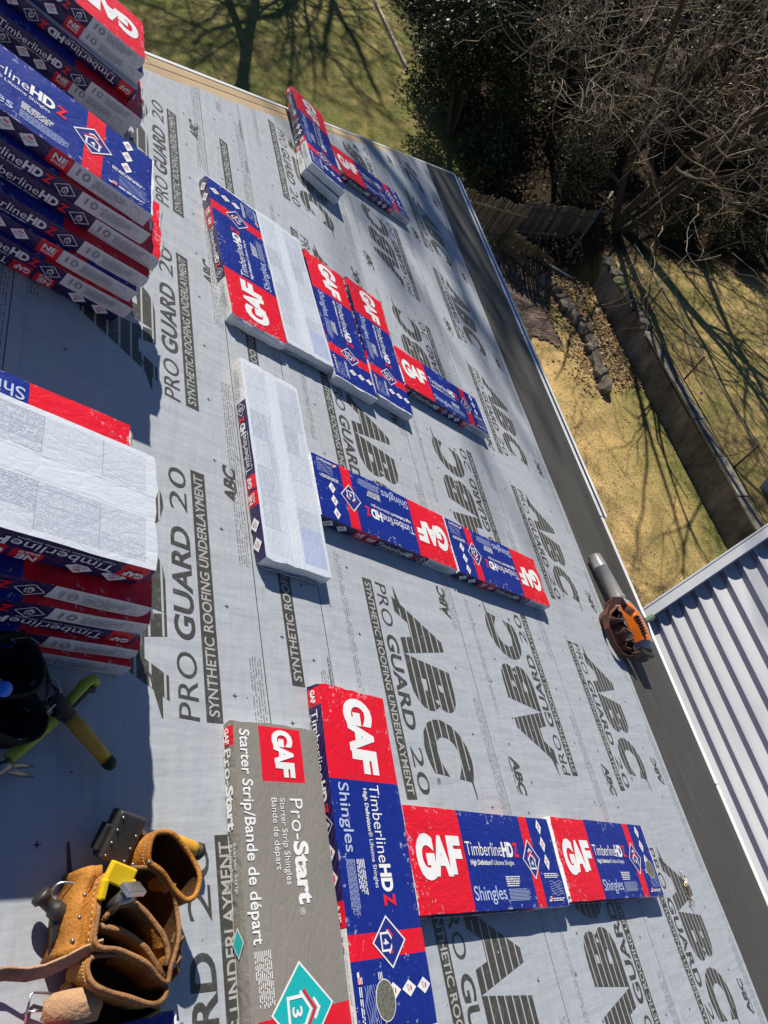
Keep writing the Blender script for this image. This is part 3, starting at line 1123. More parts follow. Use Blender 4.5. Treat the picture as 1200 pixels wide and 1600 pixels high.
p.diamond(0.40, 0.026, 0.08, 0.044, 0, t=0.002)
mesh_obj('side_lettering', p.mesh('side_lettering', PMP, MSB), w, kind='stuff')

# ================================================================ STEPPED METAL PORCH ROOF BELOW THE EAVE
def m_panel():
    k = NT('pale coated metal panel')
    co = k.coord()
    b = k.noise(k.scale(co, (1.2, .5, 1)), 1.6, 3, 0.6)
    c = k.mix(k.ramp(b, [(0.35, (0, 0, 0)), (0.7, (1, 1, 1))]), (0.44, 0.46, 0.50), (0.59, 0.61, 0.655))
    d = k.noise(co, 40.0, 4, 0.7)
    c = k.mix(k.ramp(d, [(0.62, (0, 0, 0)), (0.85, (0.35, 0.35, 0.35))]), c, (0.42, 0.42, 0.44))
    k.col(c)
    return k.out(0.42, 0.0, 0.5)
M_PANEL = m_panel()
M_RISER = plain('riser band with painted shade', (0.20, 0.205, 0.30), 0.5, 0, 0.15, 12)  # shade on the upright step faces, painted in as slate blue
porch = empty('porch_roof', 'pale stepped metal porch roof below the eave at the lower right', 'porch roof', Matrix.Identity(4))
xs = [5.10, 5.240, 5.354, 5.489, 5.631, 5.783, 5.940, 6.107, 6.272]
while xs[-1] < 9.2:
    xs.append(xs[-1] + 0.168)
zs = [6.15 + 0.372 * (x - 5.24) for x in xs]
yend = lambda x: 1.990 + 0.405 * (x - 5.24)
for i in range(len(xs) - 1):
    xa, xb, za, zb_ = xs[i], xs[i + 1], zs[i], zs[i + 1]
    mb = MB()
    prof = [(xa - 0.010, za - (za - zs[i - 1] if i else 0.05) - 0.012), (xa - 0.004, za - 0.006), (xa + 0.004, za)]
    for t in (0.12, 0.3, 0.5, 0.7, 0.88, 1.0):
        prof.append((xa + (xb - xa) * t, za - 0.016 * math.sin(math.pi * min(1, t)) - 0.004 * t))
    prof2 = [(x, z - 0.004) for x, z in reversed(prof)]
    ring = prof + prof2
    N = 8
    rings = []
    for j in range(N + 1):
        t = j / N
        rings.append([(x, -6.0 + (yend(x) + 6.0) * t, z) for x, z in ring])
    mb.loft(rings, 0, True, True, True)
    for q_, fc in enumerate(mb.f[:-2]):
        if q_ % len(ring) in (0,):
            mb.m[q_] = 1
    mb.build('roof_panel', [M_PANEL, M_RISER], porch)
# raised edge trim along the skewed end
mb = MB()
a, b = Vector((5.085, yend(5.085) - 0.015, 6.120)), Vector((9.2, yend(9.2) - 0.015, 6.15 + 0.372 * (9.2 - 5.24) + 0.03))
d = (b - a).normalized()
nrm = Vector((-d.y, d.x, 0)).normalized()
for w0, w1, h0, h1 in ((0.0, 0.085, 0.035, 0.050), (0.085, 0.100, -0.10, 0.056), (-0.012, 0.0, -0.04, 0.040)):
    pts = []
    for q in (a, b):
        for w, h in ((w0, h0), (w1, h0), (w1, h1), (w0, h1)):
            pts.append(q + nrm * w + Vector((0, 0, h)))
    c = len(mb.v)
    mb.v += [tuple(p_) for p_ in pts]
    for f in ((0, 1, 2, 3), (7, 6, 5, 4), (0, 4, 5, 1), (1, 5, 6, 2), (2, 6, 7, 3), (3, 7, 4, 0)):
        mb.f.append(tuple(c + i for i in f))
        mb.m.append(0)
mb.build('edge_trim', M_PANEL, porch)
for x_, y_ in ((8.9, 2.9), (8.9, -5.6), (6.6, -5.6)):
    mb = MB()
    mb.box((x_ - .06, y_ - .06, 0), (x_ + .06, y_ + .06, 6.15 + 0.372 * (x_ - 5.24) - 0.1))
    mb.build('post', M_FASC, porch)

# ================================================================ TOOLS
def m_leather(name, a, b, rough=0.6):
    k = NT(name)
    co = k.coord()
    f = k.noise(co, 16.0, 5, 0.65)
    g = k.noise(co, 160.0, 3, 0.6)
    c = k.mix(f, a, b)
    sc_ = k.noise(co, 60.0, 5, 0.8)
    c = k.mix(k.ramp(sc_, [(0.60, (0, 0, 0)), (0.8, (0.6, 0.6, 0.6))]), c, tuple(t * 0.5 for t in a))
    k.col(c)
    gr_ = k.noise(k.scale(co, (1, 1, .4)), 9.0, 6, 0.75)
    c = k.mix(k.ramp(gr_, [(0.50, (0, 0, 0)), (0.72, (0.75, 0.75, 0.75))]), c, tuple(t * 0.28 for t in a))
    scr = k.noise(k.scale(co, (14, 90, 60)), 1.0, 3, 0.7)
    c = k.mix(k.ramp(scr, [(0.64, (0, 0, 0)), (0.70, (0.35, 0.35, 0.35))]), c, tuple(min(1, t * 1.5 + .05) for t in b))
    k.col(c)
    k.bump(k.m('ADD', g, k.m('MULTIPLY', k.m('ADD', f, gr_), 3.0)), 0.55, 0.004)
    return k.out(k.m('ADD', rough, k.m('MULTIPLY', gr_, 0.25)), 0, 0.25)
M_TAN = m_leather('tan oiled leather', (0.36, 0.140, 0.022), (0.54, 0.235, 0.048), 0.5)
M_WELT = m_leather('worn brown leather edge', (0.24, 0.115, 0.045), (0.40, 0.21, 0.095), 0.7)
M_SUEDE = m_leather('rough suede leather', (0.38, 0.22, 0.12), (0.52, 0.33, 0.20), 0.9)
M_BROWN = m_leather('dark brown leather', (0.075, 0.030, 0.022), (0.15, 0.068, 0.052), 0.6)
M_INNER = m_leather('leather inside with painted shade', (0.045, 0.020, 0.008), (0.10, 0.048, 0.018), 0.8)  # shade deep in the pockets, painted in as near-black brown
M_BLACK = m_leather('worn black nylon', (0.010, 0.010, 0.011), (0.035, 0.034, 0.034), 0.7)
M_STEEL = plain('worn steel', (0.33, 0.32, 0.31), 0.38, 0.9, 0.35, 40, 0.15)
M_DSTEEL = plain('dark worn steel', (0.09, 0.085, 0.08), 0.45, 0.7, 0.5, 40, 0.2)
M_CHROME = plain('bright steel', (0.70, 0.71, 0.73), 0.25, 0.95, 0.1, 40)
M_YEL = plain('yellow plastic', (0.78, 0.52, 0.01), 0.4, 0, 0.15, 30)
M_ORG = plain('worn orange-yellow grip', (0.62, 0.33, 0.03), 0.5, 0, 0.3, 26)
M_LIME = plain('lime green grip', (0.34, 0.42, 0.035), 0.5, 0, 0.15, 26)
M_RUB = plain('black rubber', (0.018, 0.018, 0.018), 0.6, 0, 0.3)
M_WIRE = plain('bright wire', (0.55, 0.56, 0.58), 0.3, 0.9, 0.1)

def cup(mb, c, rx, ry, h, rot=0.0, m=0, taper=0.8, lip=0.012, tilt=(0, 0), k=28, sq=2.6, seed=0, mi=None, rim_r=0.0042, rim_m=None, thick=0.0065):
    """open leather pocket with a thick rolled rim; c is the centre of its bottom"""
    cr, sr = math.cos(rot), math.sin(rot)
    def ring(z, s, inset):
        out = []
        for j in range(k):
            a = 2 * math.pi * j / k
            ca, sa = math.cos(a), math.sin(a)
            x = math.copysign(abs(ca) ** (2 / sq), ca) * (rx * s - inset)
            y = math.copysign(abs(sa) ** (2 / sq), sa) * (ry * s - inset)
            wob = 1 + 0.05 * noise.noise(Vector((ca * 1.7, sa * 1.7, z * 9 + seed)))
            x *= wob
            y *= wob
            zz = z + lip * noise.noise(Vector((ca * 1.3, sa * 1.3, seed + 4))) * (z / h)
            X = x * cr - y * sr + tilt[0] * zz
            Y = x * sr + y * cr + tilt[1] * zz
            out.append((c[0] + X, c[1] + Y, c[2] + zz))
        return out
    rings = []
    for t in (0.0, 0.08, 0.3, 0.6, 0.85, 1.0):
        rings.append(ring(h * t, taper + (1 - taper) * t - (0.12 if t == 0 else 0), 0))
    rings.append(ring(h * 1.03, 1.0, 0.003))
    rings.append(ring(h * 1.0, 1.0, thick - 0.0005))
    mb.loft(rings, m, True, True, False)
    inn = [ring(h * t, taper + (1 - taper) * t, thick) for t in (0.995, 0.7, 0.4, 0.1)]
    mb.loft(inn, m if mi is None else mi, True, False, True)
    # rolled rim
    rim = ring(h * 1.02, 1.0, 0.003)
    mb.tube(rim + [rim[0]], rim_r, 6, m if rim_m is None else rim_m, False)

def strip(mb, pts, w, t, up=(0, 0, 1), m=0):
    """flat strap along points, w wide along up, t thick"""
    up = Vector(up)
    rings = []
    P_ = [Vector(p_) for p_ in pts]
    for i, p_ in enumerate(P_):
        d_ = (P_[min(i + 1, len(P_) - 1)] - P_[max(0, i - 1)]).normalized()
        s_ = d_.cross(up).normalized()
        uu = s_.cross(d_).normalized()
        rings.append([p_ + uu * (w / 2) + s_ * (t / 2), p_ + uu * (w / 2) - s_ * (t / 2), p_ - uu * (w / 2) - s_ * (t / 2), p_ - uu * (w / 2) + s_ * (t / 2)])
    mb.loft(rings, m, True, True, True)

def arc(p0, p1, bulge, n=10, z=None):
    a, b = Vector(p0), Vector(p1)
    d_ = b - a
    nn = Vector((-d_.y, d_.x, 0)).normalized()
    return [a + d_ * (i / n) + nn * bulge * math.sin(math.pi * i / n) for i in range(n + 1)]

# --- tan leather pouch
RZB = ROOF @ T3(0, 0, ZB)
pouch = empty('tool_pouch', 'tan leather tool pouch with open pockets lying in the near left corner', 'tool pouch', RZB @ T3(0.98, 0.15, 0))
PL = T3(-0.98, -0.15, 0)
def pb(mb, name, mats, par=pouch, smooth=True, L=PL):
    me = mb.mesh(name, mats, smooth)
    me.transform(L)
    return mesh_obj(name, me, par)
def smooth_ring(pts, n=4):
    out = []
    m_ = len(pts)
    for i_ in range(m_):
        p0, p1, p2, p3 = [Vector((*pts[(i_ + d_) % m_], 0)) for d_ in (-1, 0, 1, 2)]
        for k_ in range(n):
            t_ = k_ / n
            out.append(0.5 * ((2 * p1) + (p2 - p0) * t_ + (2 * p0 - 5 * p1 + 4 * p2 - p3) * t_ * t_ + (3 * p1 - p0 - 3 * p2 + p3) * t_ ** 3))
    return out

def bag(rim, zt, base_s=0.84, bulge=1.05, thick=0.007, zvar=0.012, seed=0, rim_r=0.0052, z0=0.0, rim_m=2):
    """leather pocket grown from the outline of its mouth; slots: outside, inside, edge"""
    mb_ = MB()
    R_ = smooth_ring(rim)
    c_ = sum(R_, Vector()) / len(R_)
    def lay(sc, z_, inset=0.0, w=0.0):
        out = []
        for i_, p_ in enumerate(R_):
            d_ = p_ - c_
            l_ = max(1e-5, d_.length)
            q_ = c_ + d_ * sc - d_ / l_ * inset
            q_ += Vector((noise.noise(Vector((p_.x * 40, p_.y * 40, seed + z_ * 30))), noise.noise(Vector((p_.x * 40, p_.y * 40, seed + 7 + z_ * 30))), 0)) * 0.004 * w
            zz = z_ + zvar * noise.noise(Vector((p_.x * 16, p_.y * 16, seed + 3))) * (z_ - z0) / zt
            out.append(Vector((q_.x, q_.y, zz)))
        return out
    H_ = zt - z0
    mb_.loft([lay(base_s * .9, z0), lay(base_s, z0 + H_ * .06, 0, 1), lay(bulge * .97, z0 + H_ * .3, 0, 1), lay(bulge, z0 + H_ * .55, 0, 1), lay(1.02, z0 + H_ * .85, 0, .6), lay(1.0, zt), lay(1.0, zt + .002, thick * .5), lay(1.0, zt, thick)], 0, True, True, False)
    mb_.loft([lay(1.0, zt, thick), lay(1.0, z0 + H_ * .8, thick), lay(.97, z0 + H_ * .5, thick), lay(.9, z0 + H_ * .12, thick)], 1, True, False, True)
    rim_ = lay(1.0, zt + .001, thick * .5)
    mb_.tube(rim_ + [rim_[0]], rim_r, 7, rim_m, False)
    st_ = MB()
    L_ = lay(1.012, zt - 0.012, -0.0012)
    for i_ in range(len(L_)):
        a_, b_ = L_[i_], L_[(i_ + 1) % len(L_)]
        st_.tube([a_.lerp(b_, .18), a_.lerp(b_, .78)], 0.0011, 4)
    return mb_, st_

RIM_MAIN = [(0.8882, 0.2436), (0.9346, 0.2549), (0.9709, 0.2569), (1.004, 0.2514), (1.0454, 0.2154), (1.0668, 0.1636), (1.0674, 0.1183), (1.0562, 0.082), (1.0425, 0.0535), (1.0312, 0.027), (0.9792, 0.0687), (0.919, 0.1006), (0.8683, 0.116), (0.8664, 0.1598), (0.8738, 0.2073)]
RIM_FRONT = [(0.8666, 0.1000), (0.8986, 0.1030), (0.9508, 0.0930), (1.0009, 0.0657), (1.0395, 0.0228), (1.0285, -0.0005), (1.0029, -0.0033), (0.9502, 0.0157), (0.8994, 0.0353), (0.8711, 0.0536), (0.8608, 0.0784)]
RIM_SIDE = [(0.9844, 0.2646), (0.9824, 0.2885), (0.9884, 0.3106), (1.0081, 0.3258), (1.0433, 0.3246), (1.0781, 0.2982), (1.108, 0.2609), (1.1201, 0.2214), (1.1083, 0.1845), (1.0822, 0.1752), (1.061, 0.1887), (1.0302, 0.2213), (1.0036, 0.2483)]
LOWP = [(0.8588, 0.0647), (0.9083, 0.0611), (0.9603, 0.0325), (1.0415, -0.0034), (1.0573, -0.018), (0.9904, -0.030), (0.8992, -0.025), (0.8576, -0.008)]
M_THREAD = plain('pale waxed thread', (0.55, 0.42, 0.26), 0.8)
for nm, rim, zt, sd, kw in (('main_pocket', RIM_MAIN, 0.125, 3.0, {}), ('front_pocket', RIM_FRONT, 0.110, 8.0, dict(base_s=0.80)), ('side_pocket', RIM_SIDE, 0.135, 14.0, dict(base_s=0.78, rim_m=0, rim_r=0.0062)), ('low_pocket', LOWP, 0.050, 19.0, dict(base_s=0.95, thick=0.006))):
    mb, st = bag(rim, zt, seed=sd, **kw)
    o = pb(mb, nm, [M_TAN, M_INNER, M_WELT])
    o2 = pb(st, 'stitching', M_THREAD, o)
    o2['kind'] = 'stuff'
DIV1 = [(0.8816, 0.1541), (0.9056, 0.1475), (0.9281, 0.1418), (0.9587, 0.1245), (0.9896, 0.0993), (1.0166, 0.0654), (1.0356, 0.0327)]
DIV2 = [(0.8896, 0.1644), (0.9043, 0.1781), (0.9232, 0.187), (0.9621, 0.1842), (0.9858, 0.1666), (1.0056, 0.1456), (1.0253, 0.1213), (1.0368, 0.0981), (1.0402, 0.0791), (1.0332, 0.0603)]
for DV, zt in ((DIV1, 0.112), (DIV2, 0.119)):
    mb = MB()
    pts = [Vector((x_, y_, zt + 0.004 * noise.noise(Vector((x_ * 30, y_ * 30, 2))))) for x_, y_ in DV]
    strip(mb, [p_ - Vector((0, 0, 0.046)) for p_ in pts], 0.092, 0.006)
    mb.tube(pts, [0.0068 + 0.0012 * noise.noise(Vector((p_.x * 60, p_.y * 60, 1))) for p_ in pts], 8, 1)
    pb(mb, 'divider', [M_TAN, M_WELT])
# broad leather spine with a ridge, bent and worn
mb = MB()
rings = []
for t_ in np.linspace(0, 1, 14):
    cx = 0.846 + 0.032 * t_ + 0.004 * math.sin(t_ * 9)
    cy = 0.112 + 0.158 * t_
    w_ = 0.026 - 0.006 * t_ + 0.003 * noise.noise(Vector((t_ * 6, 1, 2)))
    h_ = 0.098 + 0.010 * noise.noise(Vector((t_ * 5, 4, 2)))
    rings.append([(cx - w_, cy, 0.0), (cx - w_ * 1.02, cy, h_ * .7), (cx - w_ * .8, cy, h_ * .97), (cx - w_ * .2, cy, h_ * 1.04), (cx + w_ * .15, cy, h_ * .96), (cx + w_ * .6, cy, h_ * 1.05), (cx + w_, cy, h_ * .96), (cx + w_, cy, 0.0)])
mb.loft(rings, 0, True, True, True)
pb(mb, 'back_panel', M_TAN)
for (x_, y_, z_) in ((0.836, 0.135, 0.098), (0.848, 0.175, 0.100), (0.858, 0.215, 0.100), (0.872, 0.25, 0.100), (0.878, 0.118, 0.118), (1.064, 0.19, 0.132), (1.052, 0.065, 0.124), (1.040, 0.030, 0.116), (0.880, 0.155, 0.120), (0.985, 0.262, 0.140), (0.905, 0.253, 0.122), (0.955, 0.262, 0.124)):
    mb = MB()
    mb.tube([(x_, y_, z_ - 0.006), (x_, y_, z_), (x_, y_, z_ + 0.002)], [0.0045, 0.0042, 0.002], 8)
    pb(mb, 'rivet', M_STEEL)
# belt loop and small tabs along the right edge
for (x_, y_) in ((1.068, 0.100), (1.060, 0.062), (1.052, 0.205)):
    mb = MB()
    strip(mb, [(x_ - .012, y_ + .012, 0.112), (x_ + .004, y_ + .004, 0.122), (x_ + .012, y_ - .012, 0.108), (x_ + .010, y_ - .022, 0.080)], 0.018, 0.004, (0.2, 1, 0.3))
    pb(mb, 'tab', M_WELT, smooth=False)
mb = MB()
sp = [Vector(q_) for q_ in ((0.60, 0.094, 0.012), (0.66, 0.092, 0.02), (0.70, 0.102, 0.026), (0.735, 0.103, 0.036), (0.77, 0.094, 0.05), (0.80, 0.094, 0.064), (0.83, 0.102, 0.084), (0.86, 0.113, 0.100), (0.893, 0.119, 0.112))]
strip(mb, sp, 0.030, 0.0055, (0.25, 0.6, 0.75))
o = pb(mb, 'strap', M_SUEDE, smooth=False); md = o.modifiers.new('bevel', 'BEVEL'); md.width = 0.002; md.segments = 2
mb = MB()
rings = []
for t_ in np.linspace(0, 1, 9):
    a_ = Vector((0.812 + 0.10 * t_, 0.030 - 0.012 * t_, 0.040 + 0.045 * math.sin(t_ * 2.4)))
    wv = 0.024 + 0.006 * math.sin(t_ * 3.0)
    tip = 0.6 if t_ == 0 else 1.0
    rings.append([a_ + Vector((0, -wv * tip, -.010)), a_ + Vector((0.004, 0, 0.004 * math.sin(t_ * 8))), a_ + Vector((0, wv * tip, 0)), a_ + Vector((0, wv * tip, -.004)), a_ + Vector((0.004, 0, -.005)), a_ + Vector((0, -wv * tip, -.014))])
mb.loft(rings, 0, True, True, True)
pb(mb, 'flap', M_SUEDE)
mb = MB()
ring = [(0.790, 0.012, 0.012), (0.797, 0.060, 0.014), (0.803, 0.064, 0.014), (0.836, 0.056, 0.018), (0.840, 0.050, 0.018), (0.832, 0.006, 0.014), (0.826, 0.002, 0.012), (0.796, 0.006, 0.012), (0.790, 0.012, 0.012)]
mb.tube(ring, 0.0024, 8)
mb.tube([(0.793, 0.034, 0.014), (0.836, 0.028, 0.018)], 0.0020, 8)
pb(mb, 'buckle', M_WIRE)

# --- hammer tacker tucked behind the pouch
def thing_at(name, label, cat, v, u, z=ZB, group=None):
    return empty(name, label, cat, ROOF @ T3(v, u, z), group), T3(-v, -u, 0)
tk, L = thing_at('hammer_tacker', 'dark metal hammer tacker with orange grip behind the tan pouch', 'stapler', 0.95, 0.33)
mb = MB()
mb.box((-0.034, -0.052, -0.026), (0.036, 0.052, 0.026), 0, T3(0.950, 0.330, 0.078) @ RZ(-18) @ RX(25))
o = pb(mb, 'head', M_DSTEEL, tk, False, L)
md = o.modifiers.new('bevel', 'BEVEL'); md.width = 0.006; md.segments = 3
for i_ in range(7):
    mb = MB()
    q_ = T3(0.950, 0.330, 0.078) @ RZ(-18) @ RX(25) @ Vector((-0.024 + 0.048 * (i_ % 2), -0.042 + 0.027 * (i_ // 2), 0.026))
    mb.tube([q_, q_ + Vector((0, 0, 0.003))], [0.004, 0.0025], 8)
    pb(mb, 'rivet', M_STEEL, tk, True, L)
mb = MB()
mb.box((-0.038, -0.006, -0.030), (0.040, 0.052, 0.006), 0, T3(0.932, 0.300, 0.070) @ RZ(-18) @ RX(25))
o = pb(mb, 'magazine', M_RUB, tk, False, L)
md = o.modifiers.new('bevel', 'BEVEL'); md.width = 0.004; md.segments = 2
mb = MB()
mb.tube([(0.985, 0.340, 0.075), (1.05, 0.335, 0.055), (1.10, 0.325, 0.045)], [0.013, 0.012, 0.013], 10)
pb(mb, 'shaft', M_STEEL, tk, True, L)
mb = MB()
mb.tube([(1.09, 0.327, 0.047), (1.13, 0.316, 0.043), (1.17, 0.303, 0.040), (1.185, 0.298, 0.040)], [0.014, 0.019, 0.019, 0.017], 12)
pb(mb, 'grip', M_ORG, tk, True, L)
mb = MB()
mb.tube([(1.184, 0.298, 0.040), (1.196, 0.294, 0.039), (1.203, 0.291, 0.039)], [0.0195, 0.021, 0.014], 12)
pb(mb, 'end_cap', M_RUB, tk, True, L)

# --- claw hammer at the left of the pouch
def claw_hammer(par, L, face, neck, eye, claw0, claw1, r=0.016, mat=M_DSTEEL):
    mb = MB()
    f_, n_, e_ = Vector(face), Vector(neck), Vector(eye)
    d_ = n_ - f_
    mb.tube([f_, f_ + d_ * .06, f_ + d_ * .45, f_ + d_ * .55, n_, n_.lerp(e_, .35), n_.lerp(e_, .5), e_, e_ + (e_ - n_) * .5], [r * .86, r, r, r * .70, r * .66, r * .70, r * .92, r * .98, r * .85], 16)
    hd_ = pb(mb, 'head', mat, par, True, L)
    c0, c1 = Vector(claw0), Vector(claw1)
    for sgn in (-1, 1):
        s_ = (c1 - e_).cross(Vector((0, 0, 1))).normalized() * sgn
        mb = MB()
        mb.tube([e_, e_.lerp(c0, .6) + s_ * r * .35, c0 + s_ * r * .6, c1 + s_ * r * .75], [r * .8, r * .6, r * .45, r * .14], 8, flat=0.7)
        pb(mb, 'claw', mat, hd_, True, L)
ch, L = thing_at('claw_hammer', 'dark steel claw hammer head beside the tan pouch', 'hammer', 0.82, 0.19)
claw_hammer(ch, L, (0.786, 0.232, 0.050), (0.806, 0.212, 0.050), (0.828, 0.196, 0.048), (0.838, 0.158, 0.040), (0.842, 0.118, 0.020), 0.020)
mb = MB()
mb.tube([(0.828, 0.196, 0.048), (0.86, 0.20, 0.045), (0.90, 0.20, 0.040)], [0.013, 0.013, 0.012], 10)
pb(mb, 'handle', M_DSTEEL, ch, True, L)
mb = MB()
mb.tube(arc((0.815, 0.205, 0.03), (0.868, 0.240, 0.06), 0.030), 0.0028, 8)
pb(mb, 'holder_ring', M_WIRE, ch, True, L)

# --- framing hammer with square face in the pouch
fh, L = thing_at('framing_hammer', 'hammer with bright square face in a yellow collar on the tan pouch', 'hammer', 0.91, 0.21)
Mh = T3(0.925, 0.205, 0.168) @ RZ(12) @ RX(-40) @ RY(18)
mb = MB()
mb.box((-0.024, -0.016, -0.006), (0.026, 0.018, 0.008), 0, Mh)
o = pb(mb, 'face', M_CHROME, fh, False, L); md = o.modifiers.new('bevel', 'BEVEL'); md.width = 0.003; md.segments = 2
mb = MB()
mb.tube([Mh @ Vector((0, 0, -0.004)), Mh @ Vector((-0.004, 0.012, -0.03)), Mh @ Vector((-0.008, 0.02, -0.06))], [0.019, 0.014, 0.014], 12)
pb(mb, 'neck', M_STEEL, fh, True, L)
mb = MB()
mb.box((-0.030, -0.012, -0.010), (0.030, 0.030, 0.010), 0, T3(0.908, 0.232, 0.140) @ RZ(-22) @ RX(20))
mb.box((-0.036, -0.040, -0.008), (-0.022, 0.000, 0.010), 0, T3(0.908, 0.232, 0.140) @ RZ(-8) @ RX(15))
mb.box((0.022, -0.018, -0.008), (0.036, 0.016, 0.010), 0, T3(0.908, 0.232, 0.140) @ RZ(-30) @ RX(15))
o = pb(mb, 'collar', M_YEL, fh, False, L); md = o.modifiers.new('bevel', 'BEVEL'); md.width = 0.004; md.segments = 2

# --- black tool belt in the stack's shadow
bp_, L = thing_at('tool_belt', 'black nylon tool belt with wire hammer loops in the shade at the left', 'tool belt', 0.69, 0.65)
mb = MB(); cup(mb, (0.672, 0.700, 0.0), 0.060, 0.075, 0.105, 0.3, 0, 0.85, 0.02, (0.03, -0.05), seed=21); pb(mb, 'pocket', M_BLACK, bp_, True, L)
mb = MB(); cup(mb, (0.690, 0.590, 0.0), 0.075, 0.055, 0.090, -0.3, 0, 0.85, 0.02, (0.0, -0.05), seed=25); pb(mb, 'pocket', M_BLACK, bp_, True, L)
mb = MB(); cup(mb, (0.742, 0.655, 0.0), 0.034, 0.046, 0.075, 0.5, 0, 0.85, 0.02, (0.0, 0.0), seed=28); pb(mb, 'pocket', M_BLACK, bp_, True, L)
mb = MB(); strip(mb, [(0.70, 0.74, 0.085), (0.735, 0.715, 0.08), (0.752, 0.675, 0.075), (0.75, 0.62, 0.07), (0.73, 0.55, 0.06)], 0.045, 0.006, (0.4, 0, 0.9)); pb(mb, 'webbing', M_BLACK, bp_, False, L)
mb = MB(); mb.box((-0.020, -0.026, 0), (0.020, 0.026, 0.004), 0, T3(0.748, 0.652, 0.088) @ RZ(35)); pb(mb, 'patch', plain('grey fabric patch', (0.10, 0.09, 0.10), 0.8), bp_, False, L)
mb = MB(); mb.tube([(0.762, 0.690, 0.06), (0.790, 0.688, 0.065), (0.803, 0.662, 0.065), (0.796, 0.632, 0.065), (0.775, 0.608, 0.06), (0.752, 0.602, 0.055), (0.722, 0.622, 0.05)], 0.0030, 8); pb(mb, 'hammer_loop', M_WIRE, bp_, True, L)
mb = MB(); mb.tube([(0.700, 0.540, 0.05), (0.722, 0.545, 0.055), (0.728, 0.522, 0.05), (0.715, 0.492, 0.04)], 0.0030, 8); pb(mb, 'hammer_loop', M_WIRE, bp_, True, L)

hm, L = thing_at('claw_hammer', 'lime-green handled claw hammer lying across the black tool belt', 'hammer', 0.79, 0.60)
mb = MB(); mb.tube([(0.705, 0.505, 0.045), (0.745, 0.545, 0.050), (0.796, 0.595, 0.050)], [0.015, 0.016, 0.017], 12, flat=0.8); pb(mb, 'grip', M_LIME, hm, True, L)
mb = MB(); mb.tube([(0.796, 0.595, 0.050), (0.825, 0.632, 0.050)], [0.013, 0.013], 10); pb(mb, 'shaft', M_RUB, hm, True, L)
mb = MB(); mb.tube([(0.825, 0.632, 0.050), (0.850, 0.665, 0.050), (0.875, 0.697, 0.050), (0.893, 0.708, 0.050), (0.908, 0.698, 0.046)], [0.012, 0.013, 0.015, 0.016, 0.012], 12, flat=0.8); pb(mb, 'grip', M_LIME, hm, True, L)
mb = MB(); mb.tube([(0.840, 0.640, 0.034), (0.885, 0.690, 0.034), (0.906, 0.690, 0.036)], [0.014, 0.015, 0.011], 10); pb(mb, 'grip_underside', M_RUB, hm, True, L)
claw_hammer(hm, L, (0.640, 0.462, 0.036), (0.665, 0.468, 0.040), (0.695, 0.486, 0.042), (0.735, 0.484, 0.038), (0.773, 0.484, 0.024), 0.015, M_STEEL)
hk, L = thing_at('hand_tool', 'orange-gripped tool with black neck sticking out of the black belt', 'tool', 0.87, 0.58)
mb = MB(); mb.tube([(0.775, 0.668, 0.055), (0.80, 0.640, 0.055), (0.836, 0.604, 0.052)], [0.017, 0.019, 0.019], 10); pb(mb, 'neck', M_RUB, hk, True, L)
mb = MB(); mb.tube([(0.834, 0.606, 0.052), (0.87, 0.575, 0.048), (0.91, 0.537, 0.044), (0.940, 0.510, 0.040)], [0.0165, 0.0185, 0.016, 0.015], 12, flat=0.85); pb(mb, 'grip', M_ORG, hk, True, L)
mb = MB(); mb.tube([(0.938, 0.512, 0.040), (0.950, 0.502, 0.039), (0.957, 0.495, 0.038)], [0.0165, 0.0165, 0.010], 12); pb(mb, 'end_cap', M_RUB, hk, True, L)

# --- water bottle
def m_clear():
    k = NT('clear bottle plastic')
    k.col((0.93, 0.95, 0.97))
    k.b.inputs['Transmission Weight'].default_value = 0.92
    k.b.inputs['IOR'].default_value = 1.2
    return k.out(0.08, 0, 0.5)
bt, L = thing_at('water_bottle', 'clear water bottle with blue cap leaning in the black tool belt', 'bottle', 0.60, 0.66)
A_, D_ = Vector((0.585, 0.672, 0.03)), Vector((0.035, -0.075, 0.165)).normalized()
mb = MB(); mb.tube([A_, A_ + D_ * .005, A_ + D_ * .06, A_ + D_ * .07, A_ + D_ * .12, A_ + D_ * .15, A_ + D_ * .168], [0.028, 0.032, 0.032, 0.0305, 0.032, 0.02, 0.0135], 20); pb(mb, 'body', m_clear(), bt, True, L)
mb = MB(); mb.tube([A_ + D_ * .166, A_ + D_ * .168, A_ + D_ * .186, A_ + D_ * .188], [0.0155, 0.0165, 0.0160, 0.0145], 20); pb(mb, 'cap', plain('blue plastic cap', (0.005, 0.14, 0.70), 0.35), bt, True, L)

# --- leaf blower near the eave
ZBL = 0.004
bl = empty('leaf_blower', 'grey and orange leaf blower lying beside the eave', 'leaf blower', ROOF @ T3(5.12, 1.85, ZBL))
L = T3(-5.12, -1.85, 0)
M_TUBE = plain('grey plastic tube', (0.24, 0.24, 0.245), 0.3, 0, 0.15, 20)
M_LTUBE = plain('light grey plastic', (0.30, 0.30, 0.31), 0.4, 0, 0.1, 20)
M_BORG = plain('orange plastic', (0.78, 0.17, 0.012), 0.4, 0, 0.1, 20)
a0, a1 = Vector((5.070, 2.250, 0.062)), Vector((5.150, 1.840, 0.085))
mb = MB(); mb.tube([a0, a0.lerp(a1, .02), a0.lerp(a1, .23), a0.lerp(a1, .24), a0.lerp(a1, .26), a0.lerp(a1, .86), a0.lerp(a1, .88), a1], [0.048, 0.052, 0.056, 0.060, 0.056, 0.058, 0.063, 0.066], 24); pb(mb, 'blower_tube', M_TUBE, bl, True, L)
